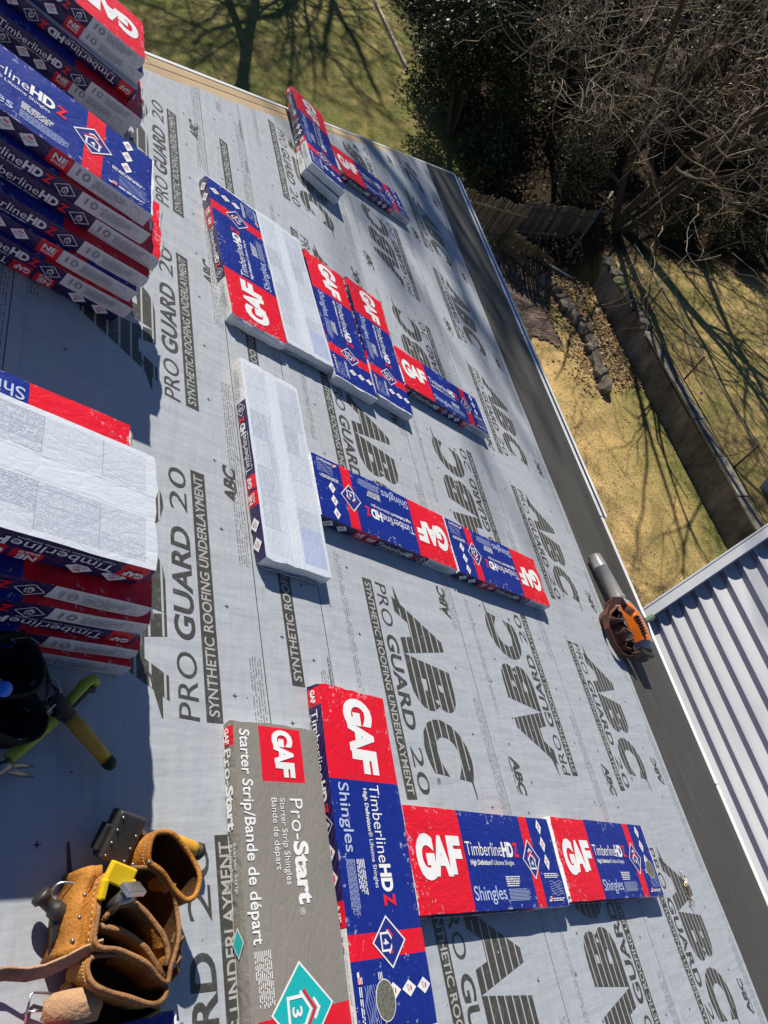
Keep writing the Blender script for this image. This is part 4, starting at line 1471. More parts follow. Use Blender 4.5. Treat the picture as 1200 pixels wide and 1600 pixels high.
mb = MB(); mb.tube([a0 - Vector((0, -.003, 0)), a0.lerp(a1, .015)], [0.044, 0.053], 24); pb(mb, 'nozzle', M_LTUBE, bl, True, L)
def rbox_ring(c_, w_, h_, r_=0.3, tw=0.0):
    out = []
    for sx_, sz_ in ((1, .35), (1, 1 - .0), (.35, 1), (-.35, 1), (-1, .8), (-1, .2), (-1, -.6), (-.6, -1), (.6, -1), (1, -.6)):
        kx = sx_ * (1 - r_ * .25 if abs(sx_) == 1 and abs(sz_) > .7 else 1)
        out.append(Vector((c_[0] + kx * w_ + tw * sz_, c_[1], c_[2] + sz_ * h_)))
    return out
mb = MB()
hs = [((5.145, 1.86, 0.080), .058, .062), ((5.150, 1.80, 0.086), .072, .076), ((5.160, 1.72, 0.092), .086, .086), ((5.172, 1.60, 0.094), .092, .090), ((5.182, 1.50, 0.090), .090, .084), ((5.188, 1.455, 0.080), .082, .068)]
mb.loft([rbox_ring(*q_) for q_ in hs], 0, True, True, True)
o = pb(mb, 'housing', M_LTUBE, bl, False, L); md = o.modifiers.new('bevel', 'BEVEL'); md.width = 0.008; md.segments = 2
mb = MB()
top_ = []
for (c_, w_, h_) in hs[1:5]:
    top_.append([Vector((c_[0] - w_ * 1.04, c_[1], c_[2] + h_ * .1)), Vector((c_[0] - w_ * 1.04, c_[1], c_[2] + h_ * .85)), Vector((c_[0] - w_ * .5, c_[1], c_[2] + h_ * 1.07)), Vector((c_[0] + w_ * .12, c_[1], c_[2] + h_ * 1.07)), Vector((c_[0] + w_ * .12, c_[1], c_[2] + h_ * .98)), Vector((c_[0] - w_ * .5, c_[1], c_[2] + h_ * .98)), Vector((c_[0] - w_ * .96, c_[1], c_[2] + h_ * .78)), Vector((c_[0] - w_ * .96, c_[1], c_[2] + h_ * .1))])
mb.loft(top_, 0, True, True, True)
pb(mb, 'orange_panel', M_BORG, bl, False, L)
mb = MB()
for i_ in range(7):
    mb.box((5.085 - .003 * i_, 1.535 + .022 * i_, 0.165 + .0005 * i_), (5.115, 1.546 + .022 * i_, 0.1985 - .0008 * abs(i_ - 2)), 0)
pb(mb, 'intake_grille', M_RUB, bl, False, L)
mb = MB()
mb.tube([(5.235, 1.76, 0.135), (5.242, 1.74, 0.170), (5.250, 1.64, 0.178), (5.256, 1.55, 0.165), (5.255, 1.53, 0.130)], 0.014, 8, flat=1.3)
pb(mb, 'handle', M_RUB, bl, True, L)
mb = MB(); mb.box((-0.080, -0.050, -0.045), (0.085, 0.020, 0.052), 0, T3(5.190, 1.440, 0.080) @ RZ(4) @ RX(-8)); o = pb(mb, 'battery', M_RUB, bl, False, L); md = o.modifiers.new('bevel', 'BEVEL'); md.width = 0.007; md.segments = 2
mb = MB(); mb.box((0.015, -0.0515, 0.008), (0.065, -0.0498, 0.030), 0, T3(5.190, 1.440, 0.080) @ RZ(4) @ RX(-8)); pb(mb, 'battery_label', M_YEL, bl, False, L)

# --- brown pouch on the blower
br = empty('tool_pouch', 'dark brown leather tool pouch slumped against the leaf blower', 'tool pouch', ROOF @ T3(4.92, 1.58, ZBL))
L = T3(-4.92, -1.58, 0)
def sq(cx_, cy_, rx_, ry_, rot_, n_=10, sd_=0):
    out = []
    for i_ in range(n_):
        w_ = 2 * math.pi * i_ / n_
        f_ = 1 + 0.16 * noise.noise(Vector((math.cos(w_) * 1.4, math.sin(w_) * 1.4, sd_)))
        x_, y_ = rx_ * math.cos(w_) * f_, ry_ * math.sin(w_) * f_
        out.append((cx_ + x_ * math.cos(rot_) - y_ * math.sin(rot_), cy_ + x_ * math.sin(rot_) + y_ * math.cos(rot_)))
    return out
for cx_, cy_, rx_, ry_, ro_, zt, sd in ((4.875, 1.675, 0.095, 0.058, 0.5, 0.125, 31), (4.925, 1.560, 0.088, 0.074, -0.2, 0.120, 36), (4.985, 1.455, 0.075, 0.045, -0.3, 0.085, 39)):
    mb, st = bag(sq(cx_, cy_, rx_, ry_, ro_, 10, sd), zt, 0.9, 1.12, 0.006, 0.05, sd, 0.0055)
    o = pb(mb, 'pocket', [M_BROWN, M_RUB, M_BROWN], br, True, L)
    o2 = pb(st, 'stitching', M_THREAD, o, True, L)
    o2['kind'] = 'stuff'
mb = MB(); strip(mb, [(4.80, 1.74, 0.10), (4.755, 1.67, 0.075), (4.745, 1.57, 0.055), (4.775, 1.46, 0.045), (4.84, 1.40, 0.040), (4.94, 1.385, 0.045), (5.04, 1.41, 0.06)], 0.048, 0.006, (-0.3, 0, 1)); pb(mb, 'belt', M_BROWN, br, False, L)
mb = MB(); strip(mb, [(4.79, 1.72, 0.09), (4.84, 1.765, 0.150), (4.91, 1.765, 0.175), (4.97, 1.73, 0.165), (5.01, 1.68, 0.19)], 0.060, 0.006, (0, 1, 0.5)); pb(mb, 'flap', M_BROWN, br, False, L)
gp = empty('broom', 'dull green handle sticking out past the eave beside the blower', 'broom', ROOF @ T3(5.4, 1.72, 0.09))
mb = MB(); mb.tube([(5.12, 1.615, 0.115), (5.3, 1.680, 0.122), (5.60, 1.785, 0.135), (5.66, 1.806, 0.138)], [0.020, 0.021, 0.023, 0.024], 14); me = mb.mesh('shaft', plain('dull green plastic', (0.10, 0.17, 0.11), 0.45, 0, 0.2), True); me.transform(T3(-5.4, -1.72, -0.09)); mesh_obj('shaft', me, gp)
mb = MB(); mb.tube([(5.655, 1.804, 0.1378), (5.672, 1.810, 0.1385)], [0.019, 0.018], 14); me = mb.mesh('end_cap', M_RUB, True); me.transform(T3(-5.4, -1.72, -0.09)); mesh_obj('end_cap', me, gp)

# --- strip of coiled roofing nails
nl = empty('nail_strip', 'crumpled strip of coiled roofing nails on the underlayment near the eave', 'nails', ROOF @ T3(4.465, -0.06, 0.005))
M_BRASS = plain('coated nail steel', (0.52, 0.36, 0.20), 0.35, 0.8, 0.3, 60)
for i in range(18):
    a_ = -0.9 + i * 0.11
    x_, y_ = 0.035 * math.cos(a_) - 0.02 + i * 0.0022, -0.062 + i * 0.0075
    mb = MB()
    mb.tube([(0, 0, 0), (0, 0, 0.0012), (0, 0, 0.0013), (0, 0, 0.030), (0, 0, 0.034)], [0.0050, 0.0050, 0.0018, 0.0018, 0.0003], 7)
    o = mb.build('nail', M_BRASS if i % 3 else M_STEEL, nl, T3(x_, y_, 0.010 + 0.006 * math.sin(i)) @ RZ(-60 + i * 9) @ RY(72 + RNG.uniform(-15, 15)))
mb = MB(); mb.tube([(0.035 * math.cos(-0.9 + i * 0.11) - 0.02 + i * 0.0022 + 0.012, -0.062 + i * 0.0075, 0.014) for i in range(18)], 0.0016, 6)
mb.build('collating_wire', M_DSTEEL, nl)

# ================================================================ THE YARD
def smooth01(t):
    t = max(0.0, min(1.0, t))
    return t * t * (3 - 2 * t)
WALL_Y1 = 15.2
def ground_z(x, y):
    if y < WALL_Y1:
        h = 0.90 if x > 14.12 else 0.0
    else:
        k_ = smooth01((y - WALL_Y1) / 2.0)
        x0 = 14.05 - 2.2 * k_
        x1 = 14.15 + 1.2 * k_
        h = 0.90 * smooth01((x - x0) / (x1 - x0))
    return h + 0.02 * noise.noise(Vector((x * .35, y * .35, 1.0))) if y < 60 else h

def m_ground():
    k = NT('lawn soil and thatch')
    co = k.coord()
    x, y, z = k.xyz(co)
    a = k.noise(co, 0.9, 5, 0.65)
    b = k.noise(co, 7.0, 5, 0.7)
    c_ = k.noise(co, 60.0, 3, 0.7)
    green = k.mix(b, (0.095, 0.118, 0.032), (0.24, 0.235, 0.078))
    tan = k.mix(b, (0.52, 0.345, 0.14), (0.78, 0.55, 0.26))
    # the strip beside the house dried out more than the rest
    dry = k.m('ADD', k.m('MULTIPLY', k.rng(x, 4.0, 13.6), k.m('LESS_THAN', y, 13.0)), 0.0)
    near = k.m('MULTIPLY', dry, k.m('SUBTRACT', 1.0, k.m('MINIMUM', 1.0, k.m('MAXIMUM', 0.0, k.m('MULTIPLY', k.m('SUBTRACT', x, 10.8), 0.30)))))
    f = k.m('MINIMUM', 1.0, k.m('MAXIMUM', 0.0, k.m('ADD', k.m('ADD', k.m('MULTIPLY', near, 0.80), k.m('MULTIPLY', k.m('MULTIPLY', k.m('GREATER_THAN', x, 14.1), k.m('LESS_THAN', y, 16.5)), 0.30)), k.m('SUBTRACT', k.m('MULTIPLY', a, 1.9), 0.85))))
    c = k.mix(f, green, tan)
    # bare woodland floor under the trees
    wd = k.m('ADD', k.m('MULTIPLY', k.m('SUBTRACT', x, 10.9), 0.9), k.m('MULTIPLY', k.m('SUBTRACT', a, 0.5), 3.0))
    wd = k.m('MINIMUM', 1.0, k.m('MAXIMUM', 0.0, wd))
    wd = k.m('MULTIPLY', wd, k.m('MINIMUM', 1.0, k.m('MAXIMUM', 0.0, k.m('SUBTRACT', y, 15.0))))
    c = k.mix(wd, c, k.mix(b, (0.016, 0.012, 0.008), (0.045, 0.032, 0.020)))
    c = k.mix(k.ramp(c_, [(0.3, (0.30, 0.30, 0.30)), (0.55, (0, 0, 0))]), c, (0.10, 0.08, 0.03))
    k.col(c)
    k.bump(k.m('ADD', c_, b), 0.5, 0.03)
    return k.out(0.95, 0, 0.1)
M_GROUND = m_ground()
gx = sorted(set([-400, -150, -60, -30, -15] + [-8 + 0.8 * i for i in range(64)] + [14.0, 14.06, 14.12, 14.18] + [45, 60, 90, 150, 400]))
gy = sorted(set([-400, -150, -60, -30, -15] + [-8 + 0.8 * i for i in range(80)] + [60, 80, 120, 200, 400]))
vs = [(x, y, ground_z(x, y)) for y in gy for x in gx]
nx_ = len(gx)
fs = [(j * nx_ + i, j * nx_ + i + 1, (j + 1) * nx_ + i + 1, (j + 1) * nx_ + i) for j in range(len(gy) - 1) for i in range(nx_ - 1)]
me = bpy.data.meshes.new('ground')
me.from_pydata(vs, [], fs)
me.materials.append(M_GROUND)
me.update()
mesh_obj('ground', me, kind='structure')

# --- grass blades
M_GRASS = random_leaf('dormant grass blades', [(0.0, (0.09, 0.135, 0.028)), (0.4, (0.17, 0.205, 0.055)), (0.75, (0.27, 0.255, 0.10)), (1.0, (0.46, 0.38, 0.19))], 0.85, 0, 0.2)
M_GRASSD = random_leaf('dry tan grass blades', [(0.0, (0.48, 0.32, 0.12)), (0.4, (0.68, 0.48, 0.21)), (1.0, (0.88, 0.67, 0.35))], 0.85, 0, 0.2)
def blades(name, label, regions, mat):
    out = []
    for (x0, x1, y0, y1, n) in regions:
        X = NR.uniform(x0, x1, n); Y = NR.uniform(y0, y1, n)
        Zg = np.array([ground_z(a, b) for a, b in zip(X, Y)])
        A = NR.uniform(0, 2 * math.pi, n)
        Lh = NR.uniform(0.012, 0.035, n)
        wd = NR.uniform(0.004, 0.009, n)
        lean = NR.uniform(0.5, 2.2, n)
        dx, dy = np.cos(A), np.sin(A)
        B = np.stack([X, Y, Zg - 0.003], 1)
        s = np.stack([-dy * wd, dx * wd, np.zeros(n)], 1)
        tip = B + np.stack([dx * Lh * lean, dy * Lh * lean, Lh], 1)
        out.append(np.stack([B - s, B + s, tip], 1))
    V = np.concatenate(out)
    o = mesh_obj(name, quads_mesh(name, V, mat, 3), kind='stuff')
    tag(o, label, 'grass')
blades('dry_grass', 'dry tan grass on the lawn strip between house and stone wall', [(5.8, 11.5, 2.5, 13.0, 26000), (11.0, 13.8, 3.5, 11.0, 6000)], M_GRASSD)
blades('green_grass', 'half-green winter grass on the lawns beyond the hip and above the wall', [(0.0, 10.4, 18.5, 33.5, 50000), (14.3, 22.0, 5.0, 15.0, 22000), (10.5, 13.9, 3.5, 10.5, 9000)], M_GRASS)

# --- retaining wall
def m_wall():
    k = NT('stained concrete wall')
    co = k.coord()
    x, y, z = k.xyz(co)
    a = k.noise(k.scale(co, (1, 1.2, 0.5)), 1.6, 6, 0.7)
    b = k.noise(co, 14.0, 5, 0.7)
    c = k.mix(k.ramp(a, [(0.34, (0, 0, 0)), (0.66, (1, 1, 1))]), (0.050, 0.043, 0.035), (0.30, 0.27, 0.23))
    c = k.mix(k.m('MULTIPLY', b, 0.5), c, (0.13, 0.12, 0.10))
    ms = k.noise(co, 2.6, 4, 0.6)
    c = k.mix(k.ramp(ms, [(0.56, (0, 0, 0)), (0.7, (0.6, 0.6, 0.6))]), c, (0.11, 0.105, 0.035))
    k.col(c)
    k.bump(k.m('ADD', b, k.m('MULTIPLY', a, 2.0)), 0.7, 0.03)
    return k.out(0.95, 0, 0.15)
M_WALL = m_wall()
M_CAP = plain('weathered pale capstone', (0.26, 0.24, 0.195), 0.95, 0, 0.55, 5, 0.9, 20, per=(0.6, 1.15))
M_STONE = plain('mossy field stone', (0.112, 0.098, 0.078), 0.95, 0, 0.5, 6, 0.9, 16, per=(0.6, 1.35))
M_MOSS = plain('moss-grown stone', (0.15, 0.16, 0.07), 0.95, 0, 0.5, 9, 0.6, 22)
wall = empty('retaining_wall', 'long grey stained retaining wall with pale cap crossing the yard', 'wall', T3(14.0, 9.0, 0))
y = 2.0
i = 0
while y < 15.0:
    L_ = RNG.uniform(1.15, 1.9)
    L_ = min(L_, 15.1 - y)
    mb = MB()
    nn = 6
    hh = 0.80 + RNG.uniform(0, .055)
    xo = RNG.uniform(-.012, .012)
    for a_ in range(nn):
        for b_ in range(4):
            def q_(s, t):
                yy = y + L_ * s / nn
                zz = -0.1 + (hh + 0.1) * t / 4
                return (13.86 + xo + 0.022 * (yy - 6) * 0 + 0.018 * noise.noise(Vector((yy * 2.3, zz * 2.6, 3))) - 14.0, yy - 9.0, zz)
            mb.poly([q_(a_, b_), q_(a_, b_ + 1), q_(a_ + 1, b_ + 1), q_(a_ + 1, b_)])
    mb.box((-0.10, y - 9.0 + .004, -0.1), (0.10, y + L_ - 9.0 - .004, hh - 0.004))
    mb.build('wall_block', M_WALL, wall)
    y += L_
y = 2.0
while y < 12.2:
    L_ = min(RNG.uniform(0.75, 1.3), 12.3 - y)
    mb = MB()
    mb.box((-0.17 + RNG.uniform(-.01, .01), y - 9.0, 0.862), (0.13, y + L_ - 9.0 - 0.012, 0.935 + RNG.uniform(-.02, .02)), 0, T3(0, 0, 0) @ RZ(RNG.uniform(-.08, .08)))
    mb.build('capstone', M_CAP, wall, bevel=0.014)
    y += L_

def rock(name, c, sx, sy, sz, rot, mat, parent, sd):
    bm = bmesh.new()
    bmesh.ops.create_icosphere(bm, subdivisions=2, radius=1.0)
    for v_ in bm.verts:
        n_ = 1 + 0.40 * noise.noise(v_.co * 1.3 + Vector((sd, 0, 0))) + 0.16 * noise.noise(v_.co * 3.1 + Vector((0, sd, 0)))
        w_ = v_.co
        m_ = max(abs(w_.x), abs(w_.y), abs(w_.z))
        w_ = w_ * (0.35 + 0.65 / m_) * n_
        v_.co = Vector((w_.x * sx, w_.y * sy, w_.z * sz))
    me_ = bpy.data.meshes.new(name)
    bm.to_mesh(me_)
    bm.free()
    me_.materials.append(mat)
    return mesh_obj(name, me_, parent, T3(*c) @ RZ(rot))
y = 12.35
while y < 15.3:
    s_ = RNG.uniform(0.15, 0.26)
    rock('cap_rock', (0.0 + RNG.uniform(-.06, .06), y + s_ - 9.0, 0.90), 0.19, s_ * 0.95, 0.10, RNG.uniform(-20, 20), M_MOSS if RNG.random() < .6 else M_STONE, wall, RNG.uniform(0, 90))
    y += 2 * s_ * 0.92

# --- stone kerb round the leafy bed
KP = [(11.15, 18.0), (11.46, 16.38), (12.0, 15.45), (12.35, 14.7), (12.55, 14.0), (12.74, 13.07), (12.72, 12.2), (12.58, 11.36), (12.44, 10.68)]
kerb = empty('stone_kerb', 'low kerb of rough grey stones bordering the leaf-filled bed', 'kerb', T3(12.3, 14.0, 0))
def along(P_, s):
    for a_, b_ in zip(P_[:-1], P_[1:]):
        l_ = math.dist(a_, b_)
        if s <= l_:
            t_ = s / l_
            return a_[0] + (b_[0] - a_[0]) * t_, a_[1] + (b_[1] - a_[1]) * t_, math.degrees(math.atan2(b_[1] - a_[1], b_[0] - a_[0]))
        s -= l_
    return None
s = 0.2
while True:
    l_ = RNG.uniform(0.14, 0.36)
    q = along(KP, s + l_)
    if not q:
        break
    rock('kerb_stone', (q[0] - 12.3 + RNG.uniform(-.04, .04), q[1] - 14.0, 0.10), l_, RNG.uniform(0.14, 0.24), RNG.uniform(0.10, 0.19), q[2] + RNG.uniform(-14, 14), M_STONE, kerb, RNG.uniform(0, 99))
    s += 2 * l_ * 0.80

# --- brick patio in front of the kerb
def brick_mats():
    out = []
    for i_, c_ in enumerate(((0.12, 0.080, 0.064), (0.098, 0.070, 0.058), (0.14, 0.098, 0.078))):
        out.append(plain('weathered paving brick', c_, 0.95, 0, 0.35, 14, 0.5, 60, per=(0.65, 1.25)))
    return out
BM_ = brick_mats()
mbp = MB()
mbp.box((-1.3, -1.75, -0.05), (0.85, 1.9, 0.006))
patio = mesh_obj('patio', mbp.mesh('patio', plain('sandy joint', (0.12, 0.10, 0.075), 1.0)), None, T3(10.6, 14.6, 0), 'structure')
bmesh_ = []
for m_ in BM_:
    mb = MB()
    mb.box((-0.098, -0.047, 0.0), (0.098, 0.047, 0.03))
    bmesh_.append(mb.mesh('brick', m_))
cnt = 0
for r_ in range(44):
    for c_ in range(12):
        x_ = -1.2 + c_ * 0.206 + (0.103 if r_ % 2 else 0)
        y_ = -2.55 + r_ * 0.103
        kx = 10.6 + x_
        ky = 14.6 + y_
        # ragged near corner lost under grass, far side stops at the kerb
        if kx > 11.35 + max(0, (16.4 - ky)) * 0.30 or ky < 12.6 + 0.5 * noise.noise(Vector((kx, ky, 0))) or kx < 9.9 or cnt >= 300:
            continue
        o = mesh_obj('brick', bmesh_[RNG.randrange(3)], patio, T3(x_, y_, 0.004 + RNG.uniform(0, .012)) @ RZ(RNG.uniform(-1.5, 1.5)) @ RX(RNG.uniform(-1.5, 1.5)))
        cnt += 1

# --- dry leaves
M_LITTER = random_leaf('dry fallen leaves', [(0, (0.10, 0.050, 0.022)), (0.3, (0.24, 0.13, 0.055)), (0.65, (0.40, 0.26, 0.13)), (1.0, (0.52, 0.40, 0.25))], 0.8)
def litter(n, fn, smin=0.025, smax=0.06, lift=0.02):
    P_ = []
    while len(P_) < n:
        p_ = fn()
        if p_:
            P_.append(p_)
    out = np.zeros((n, 4, 3))
    for i_, (x_, y_) in enumerate(P_):
        a_ = RNG.uniform(0, 6.28)
        s_ = RNG.uniform(smin, smax)
        d_ = Vector((math.cos(a_), math.sin(a_), RNG.uniform(-.4, .5))) * s_
        e_ = Vector((-math.sin(a_), math.cos(a_), RNG.uniform(-.5, .5))) * s_ * RNG.uniform(.45, .7)
        c_ = Vector((x_, y_, ground_z(x_, y_) + RNG.uniform(0.012, 0.012 + lift + s_ * .3)))
        out[i_] = [c_ - d_, c_ - e_, c_ + d_ * 1.1, c_ + e_]
    return out
def bed():
    s_ = RNG.uniform(0.8, 7.2)
    q_ = along(KP, s_)
    if not q_:
        return None
    t_ = RNG.random() ** 0.9
    x_ = q_[0] + 0.15 + (13.8 - q_[0] - 0.15) * t_
    return (x_, q_[1] + RNG.uniform(-.25, .25))
def outer():
    q_ = along(KP, RNG.uniform(2.2, 7.4))
    return (q_[0] - abs(RNG.gauss(0, .45)) - .12, q_[1] + RNG.uniform(-.3, .3)) if q_ else None
def woods():
    x_, y_ = RNG.uniform(9.5, 26), RNG.uniform(17, 36)
    return (x_, y_) if x_ > 9.5 + 0.3 * RNG.random() + max(0, (24 - y_)) * 0.05 else None
V = np.concatenate([litter(3600, bed, lift=0.06), litter(900, outer), litter(2500, woods, 0.03, 0.06, .05), litter(500, lambda: (RNG.uniform(6, 13.7), RNG.uniform(4, 13)), .015, .035)])
tag(mesh_obj('fallen_leaves', quads_mesh('fallen_leaves', V, M_LITTER), kind='stuff'), 'dry brown leaves fallen in the bed between kerb and wall', 'leaves')

# --- chain-link fence on the wall
M_GALV = plain('dull galvanised steel', (0.13, 0.125, 0.115), 0.6, 0.4, 0.3, 20)
M_RUSTY = plain('rusty galvanised wire', (0.16, 0.135, 0.11), 0.7, 0.4, 0.3, 20)
FX, FZ0, FZ1 = 14.24, 0.92, 1.68
fence = empty('chain_link_fence', 'rusty chain-link fence standing behind the retaining wall', 'fence', T3(FX, 9.0, 0.9))
def fx(y_):
    return FX + 0.05 * noise.noise(Vector((y_ * .5, 0, 0)))
FY0, FY1 = 3.0, 15.0
for y_ in (3.2, 5.45, 7.75, 10.55, 13.1, 14.95):
    mb = MB()
    mb.tube([(0, y_ - 9, -0.1), (0, y_ - 9, FZ1 - 0.9 + 0.03), (0, y_ - 9, FZ1 - 0.9 + 0.05)], [0.024, 0.024, 0.012], 8)
    mb.build('post', M_GALV, fence, smooth=True)
mb = MB()
mb.tube([(fx(y_) - FX, y_ - 9, FZ1 - 0.9 - 0.012 * math.sin(y_ * 1.7)) for y_ in np.linspace(FY0, FY1, 40)], 0.019, 8)
mb.build('top_rail', M_GALV, fence, smooth=True)
mb = MB()
P_ = 0.058
Hm = FZ1 - FZ0 - 0.02
n = int((FY1 - FY0 + Hm) / P_)
for i in range(n):
    for sg in (1, -1):
        y0 = FY0 + i * P_ - (Hm if sg > 0 else 0)
        ya, yb = y0, y0 + Hm
        za, zb_ = (0, Hm) if sg > 0 else (Hm, 0)
        if ya < FY0:
            t_ = (FY0 - ya) / Hm; za = za + (zb_ - za) * t_; ya = FY0
        if yb > FY1:
            t_ = (FY1 - ya) / max(1e-6, yb - ya); zb_ = za + (zb_ - za) * t_; yb = FY1
        if yb - ya < 0.03:
            continue
        mb.tube([(0.028 + 0.003 * sg, ya - 9, za + 0.03), (0.028 + 0.003 * sg, yb - 9, zb_ + 0.03)], 0.0026, 3, 0, False)
mb.build('wire_mesh', M_RUSTY, fence, kind='stuff')

# --- broken wooden fences by the corner
M_PICK = m_wood('weathered grey-brown picket', (0.115, 0.088, 0.060), (0.24, 0.195, 0.14), (30, 30, 1.5), (0.45, 1.45))
def picket_run(root, B0, B1, T0, T1, n, w, gapf=0.85, seed=0):
    r_ = random.Random(seed)
    B0, B1, T0, T1 = map(Vector, (B0, B1, T0, T1))
    for i_ in range(n):
        t_ = (i_ + .5) / n
        b_, t2 = B0.lerp(B1, t_), T0.lerp(T1, t_)
        ax = (t2 - b_) * r_.uniform(.94, 1.04)
        side = (B1 - B0).normalized()
        side = (side - ax.normalized() * side.dot(ax.normalized())).normalized()
        nrm_ = ax.normalized().cross(side)
        b_ = b_ + nrm_ * r_.uniform(-.02, .02) + side * r_.uniform(-.01, .01)
        M_ = Matrix((( side.x, nrm_.x, ax.normalized().x, b_.x), (side.y, nrm_.y, ax.normalized().y, b_.y), (side.z, nrm_.z, ax.normalized().z, b_.z), (0, 0, 0, 1)))
        h_ = ax.length
        hw = w * gapf / 2
        mb_ = MB()
        prof_ = [(-hw, 0), (hw, 0), (hw, h_ - 0.05), (hw * .35, h_), (-hw * .35, h_), (-hw, h_ - 0.05)]
        mb_.loft([[(x_, -0.009, z_) for x_, z_ in prof_], [(x_, 0.009, z_) for x_, z_ in prof_]], 0, True, True, True)
        mb_.build('picket', M_PICK, root, Matrix.Translation(-root.location) @ M_)
    for f_ in (0.2, 0.78):
        mb_ = MB()
        mb_.tube([B0.lerp(T0, f_) - root.location + Vector((0, -.035, 0)), B1.lerp(T1, f_) - root.location + Vector((0, -.035, 0))], 0.035, 4)
        mb_.build('rail', M_PICK, root)
f1 = empty('picket_fence', 'weathered wooden picket fence beyond the roof corner, nearest the eave', 'fence', T3(10.3, 16.6, 0))
picket_run(f1, (9.2, 17.0, 0), (11.45, 16.65, 0), (9.2, 16.75, 1.5), (11.55, 16.3, 1.5), 26, 0.088, 0.76, 1)
f2 = empty('picket_fence', 'collapsed picket panel leaning in front of the standing wooden fence', 'fence', T3(11.6, 15.9, 0))
picket_run(f2, (11.15, 16.35, 0.02), (12.75, 15.75, 0.02), (11.0, 15.75, 1.05), (11.95, 14.85, 0.95), 22, 0.075, 0.7, 2)
f3 = empty('board_fence', 'dark board fence continuing behind the collapsed panel', 'fence', T3(12.7, 17.0, 0))
picket_run(f3, (11.6, 17.1, 0), (14.1, 17.0, 0.2), (11.65, 16.95, 1.35), (14.0, 16.85, 1.4), 18, 0.14, 0.90, 3)
# fallen pole and pale stick
mb = MB()
mb.tube([(13.35, 16.2, 0.15), (14.2, 17.1, 0.9), (15.0, 18.0, 1.45)], [0.045, 0.042, 0.038], 8)
tag(mb.build('fallen_pole', m_wood('grey dead wood', (0.16, 0.14, 0.11), (0.28, 0.25, 0.21)), smooth=True), 'grey pole leaning across the corner by the tree base', 'pole')
mb = MB()
mb.tube([(12.20, 15.55, 0.42), (12.40, 15.33, 0.40), (12.65, 15.18, 0.38), (12.95, 15.00, 0.35)], [0.022, 0.024, 0.022, 0.015], 8)
tag(mb.build('pale_stick', plain('bleached stick', (0.52, 0.50, 0.50), 0.6), smooth=True), 'pale bleached stick lying above the stone kerb', 'stick')
# timber edging at the far lawn
mb = MB()
mb.box((-0.05, -2.75, -0.02), (0.05, 2.75, 0.14))
tag(mb.build('timber_edging', m_wood('grey timber', (0.30, 0.25, 0.19), (0.45, 0.39, 0.31), (40, 2, 40)), None, T3(10.52, 29.3, 0) @ RZ(1.5), bevel=0.01), 'grey timber edging between far lawn and planting bed', 'edging')
# blue tub and black bin past the fence
tub = empty('storage_tub', 'pale blue open tub at the right edge above the wall', 'tub', T3(14.95, 7.15, 0.9))
mb = MB()
rings = [[(sx * s_, sy * s_, z_) for sx, sy in ((-.26, -.2), (.26, -.2), (.26, .2), (-.26, .2))] for s_, z_ in ((.8, 0.0), (1, .36), (1.06, .37), (1.06, .39), (.97, .39), (.78, .02))]
mb.loft(rings, 0, True, True, True)
mb.build('shell', plain('pale blue plastic', (0.36, 0.52, 0.74), 0.4), tub, RZ(25))
bin_ = empty('black_bin', 'black bin in shade under the pale blue tub at the right edge', 'bin', T3(15.0, 6.45, 0.9))
mb = MB()
mb.tube([(0, 0, 0), (0, 0, 0.02), (0, 0, .5), (0, 0, .52)], [.24, .26, .30, .31], 20)
mb.build('shell', M_RUB, bin_, smooth=True)
mb = MB()
mb.tube([(0, 0, .52), (0, 0, .55), (0, 0, .58)], [.32, .32, .22], 20)
mb.build('lid', M_RUB, bin_, smooth=True)
# crocuses
def crocus(i_, x_, y_, label):
    r0 = empty('crocus', label, 'flower', T3(x_, y_, ground_z(x_, y_)))
    mb_ = MB(); mb_.tube([(0, 0, -.01), (0, 0, .07)], .006, 6); mb_.build('stem', plain('pale stem', (.3, .35, .2)), r0)
    for a_ in range(6):
        mb_ = MB()
        c_, s_ = math.cos(a_ * 1.047), math.sin(a_ * 1.047)
        mb_.poly([(0, 0, .065), (c_ * .03 - s_ * .02, s_ * .03 + c_ * .02, .10), (c_ * .045, s_ * .045, .135), (c_ * .03 + s_ * .02, s_ * .03 - c_ * .02, .10)])
        mb_.build('petal', M_CROC, r0)
M_CROC = plain('purple petal', (0.30, 0.10, 0.42), 0.6)
crocus(0, 14.42, 10.0, 'small purple crocus by the fence foot, nearer the middle post')
crocus(1, 14.55, 13.2, 'small purple crocus by the fence foot, nearer the tree')

# ================================================================ TREES AND SHRUBS
def m_bark(name, a, b):
    k = NT(name)
    co = k.coord()
    f = k.noise(k.scale(co, (5, 5, 1.2)), 3.0, 5, 0.7)
    k.col(k.mix(f, a, b))
    k.bump(f, 0.9, 0.03)
    return k.out(0.95, 0, 0.15)
M_BARK = m_bark('grey-brown bark', (0.036, 0.028, 0.021), (0.105, 0.086, 0.066))
M_TWIG = plain('warm brown twig', (0.27, 0.215, 0.155), 0.8, 0, 0.35, 3)

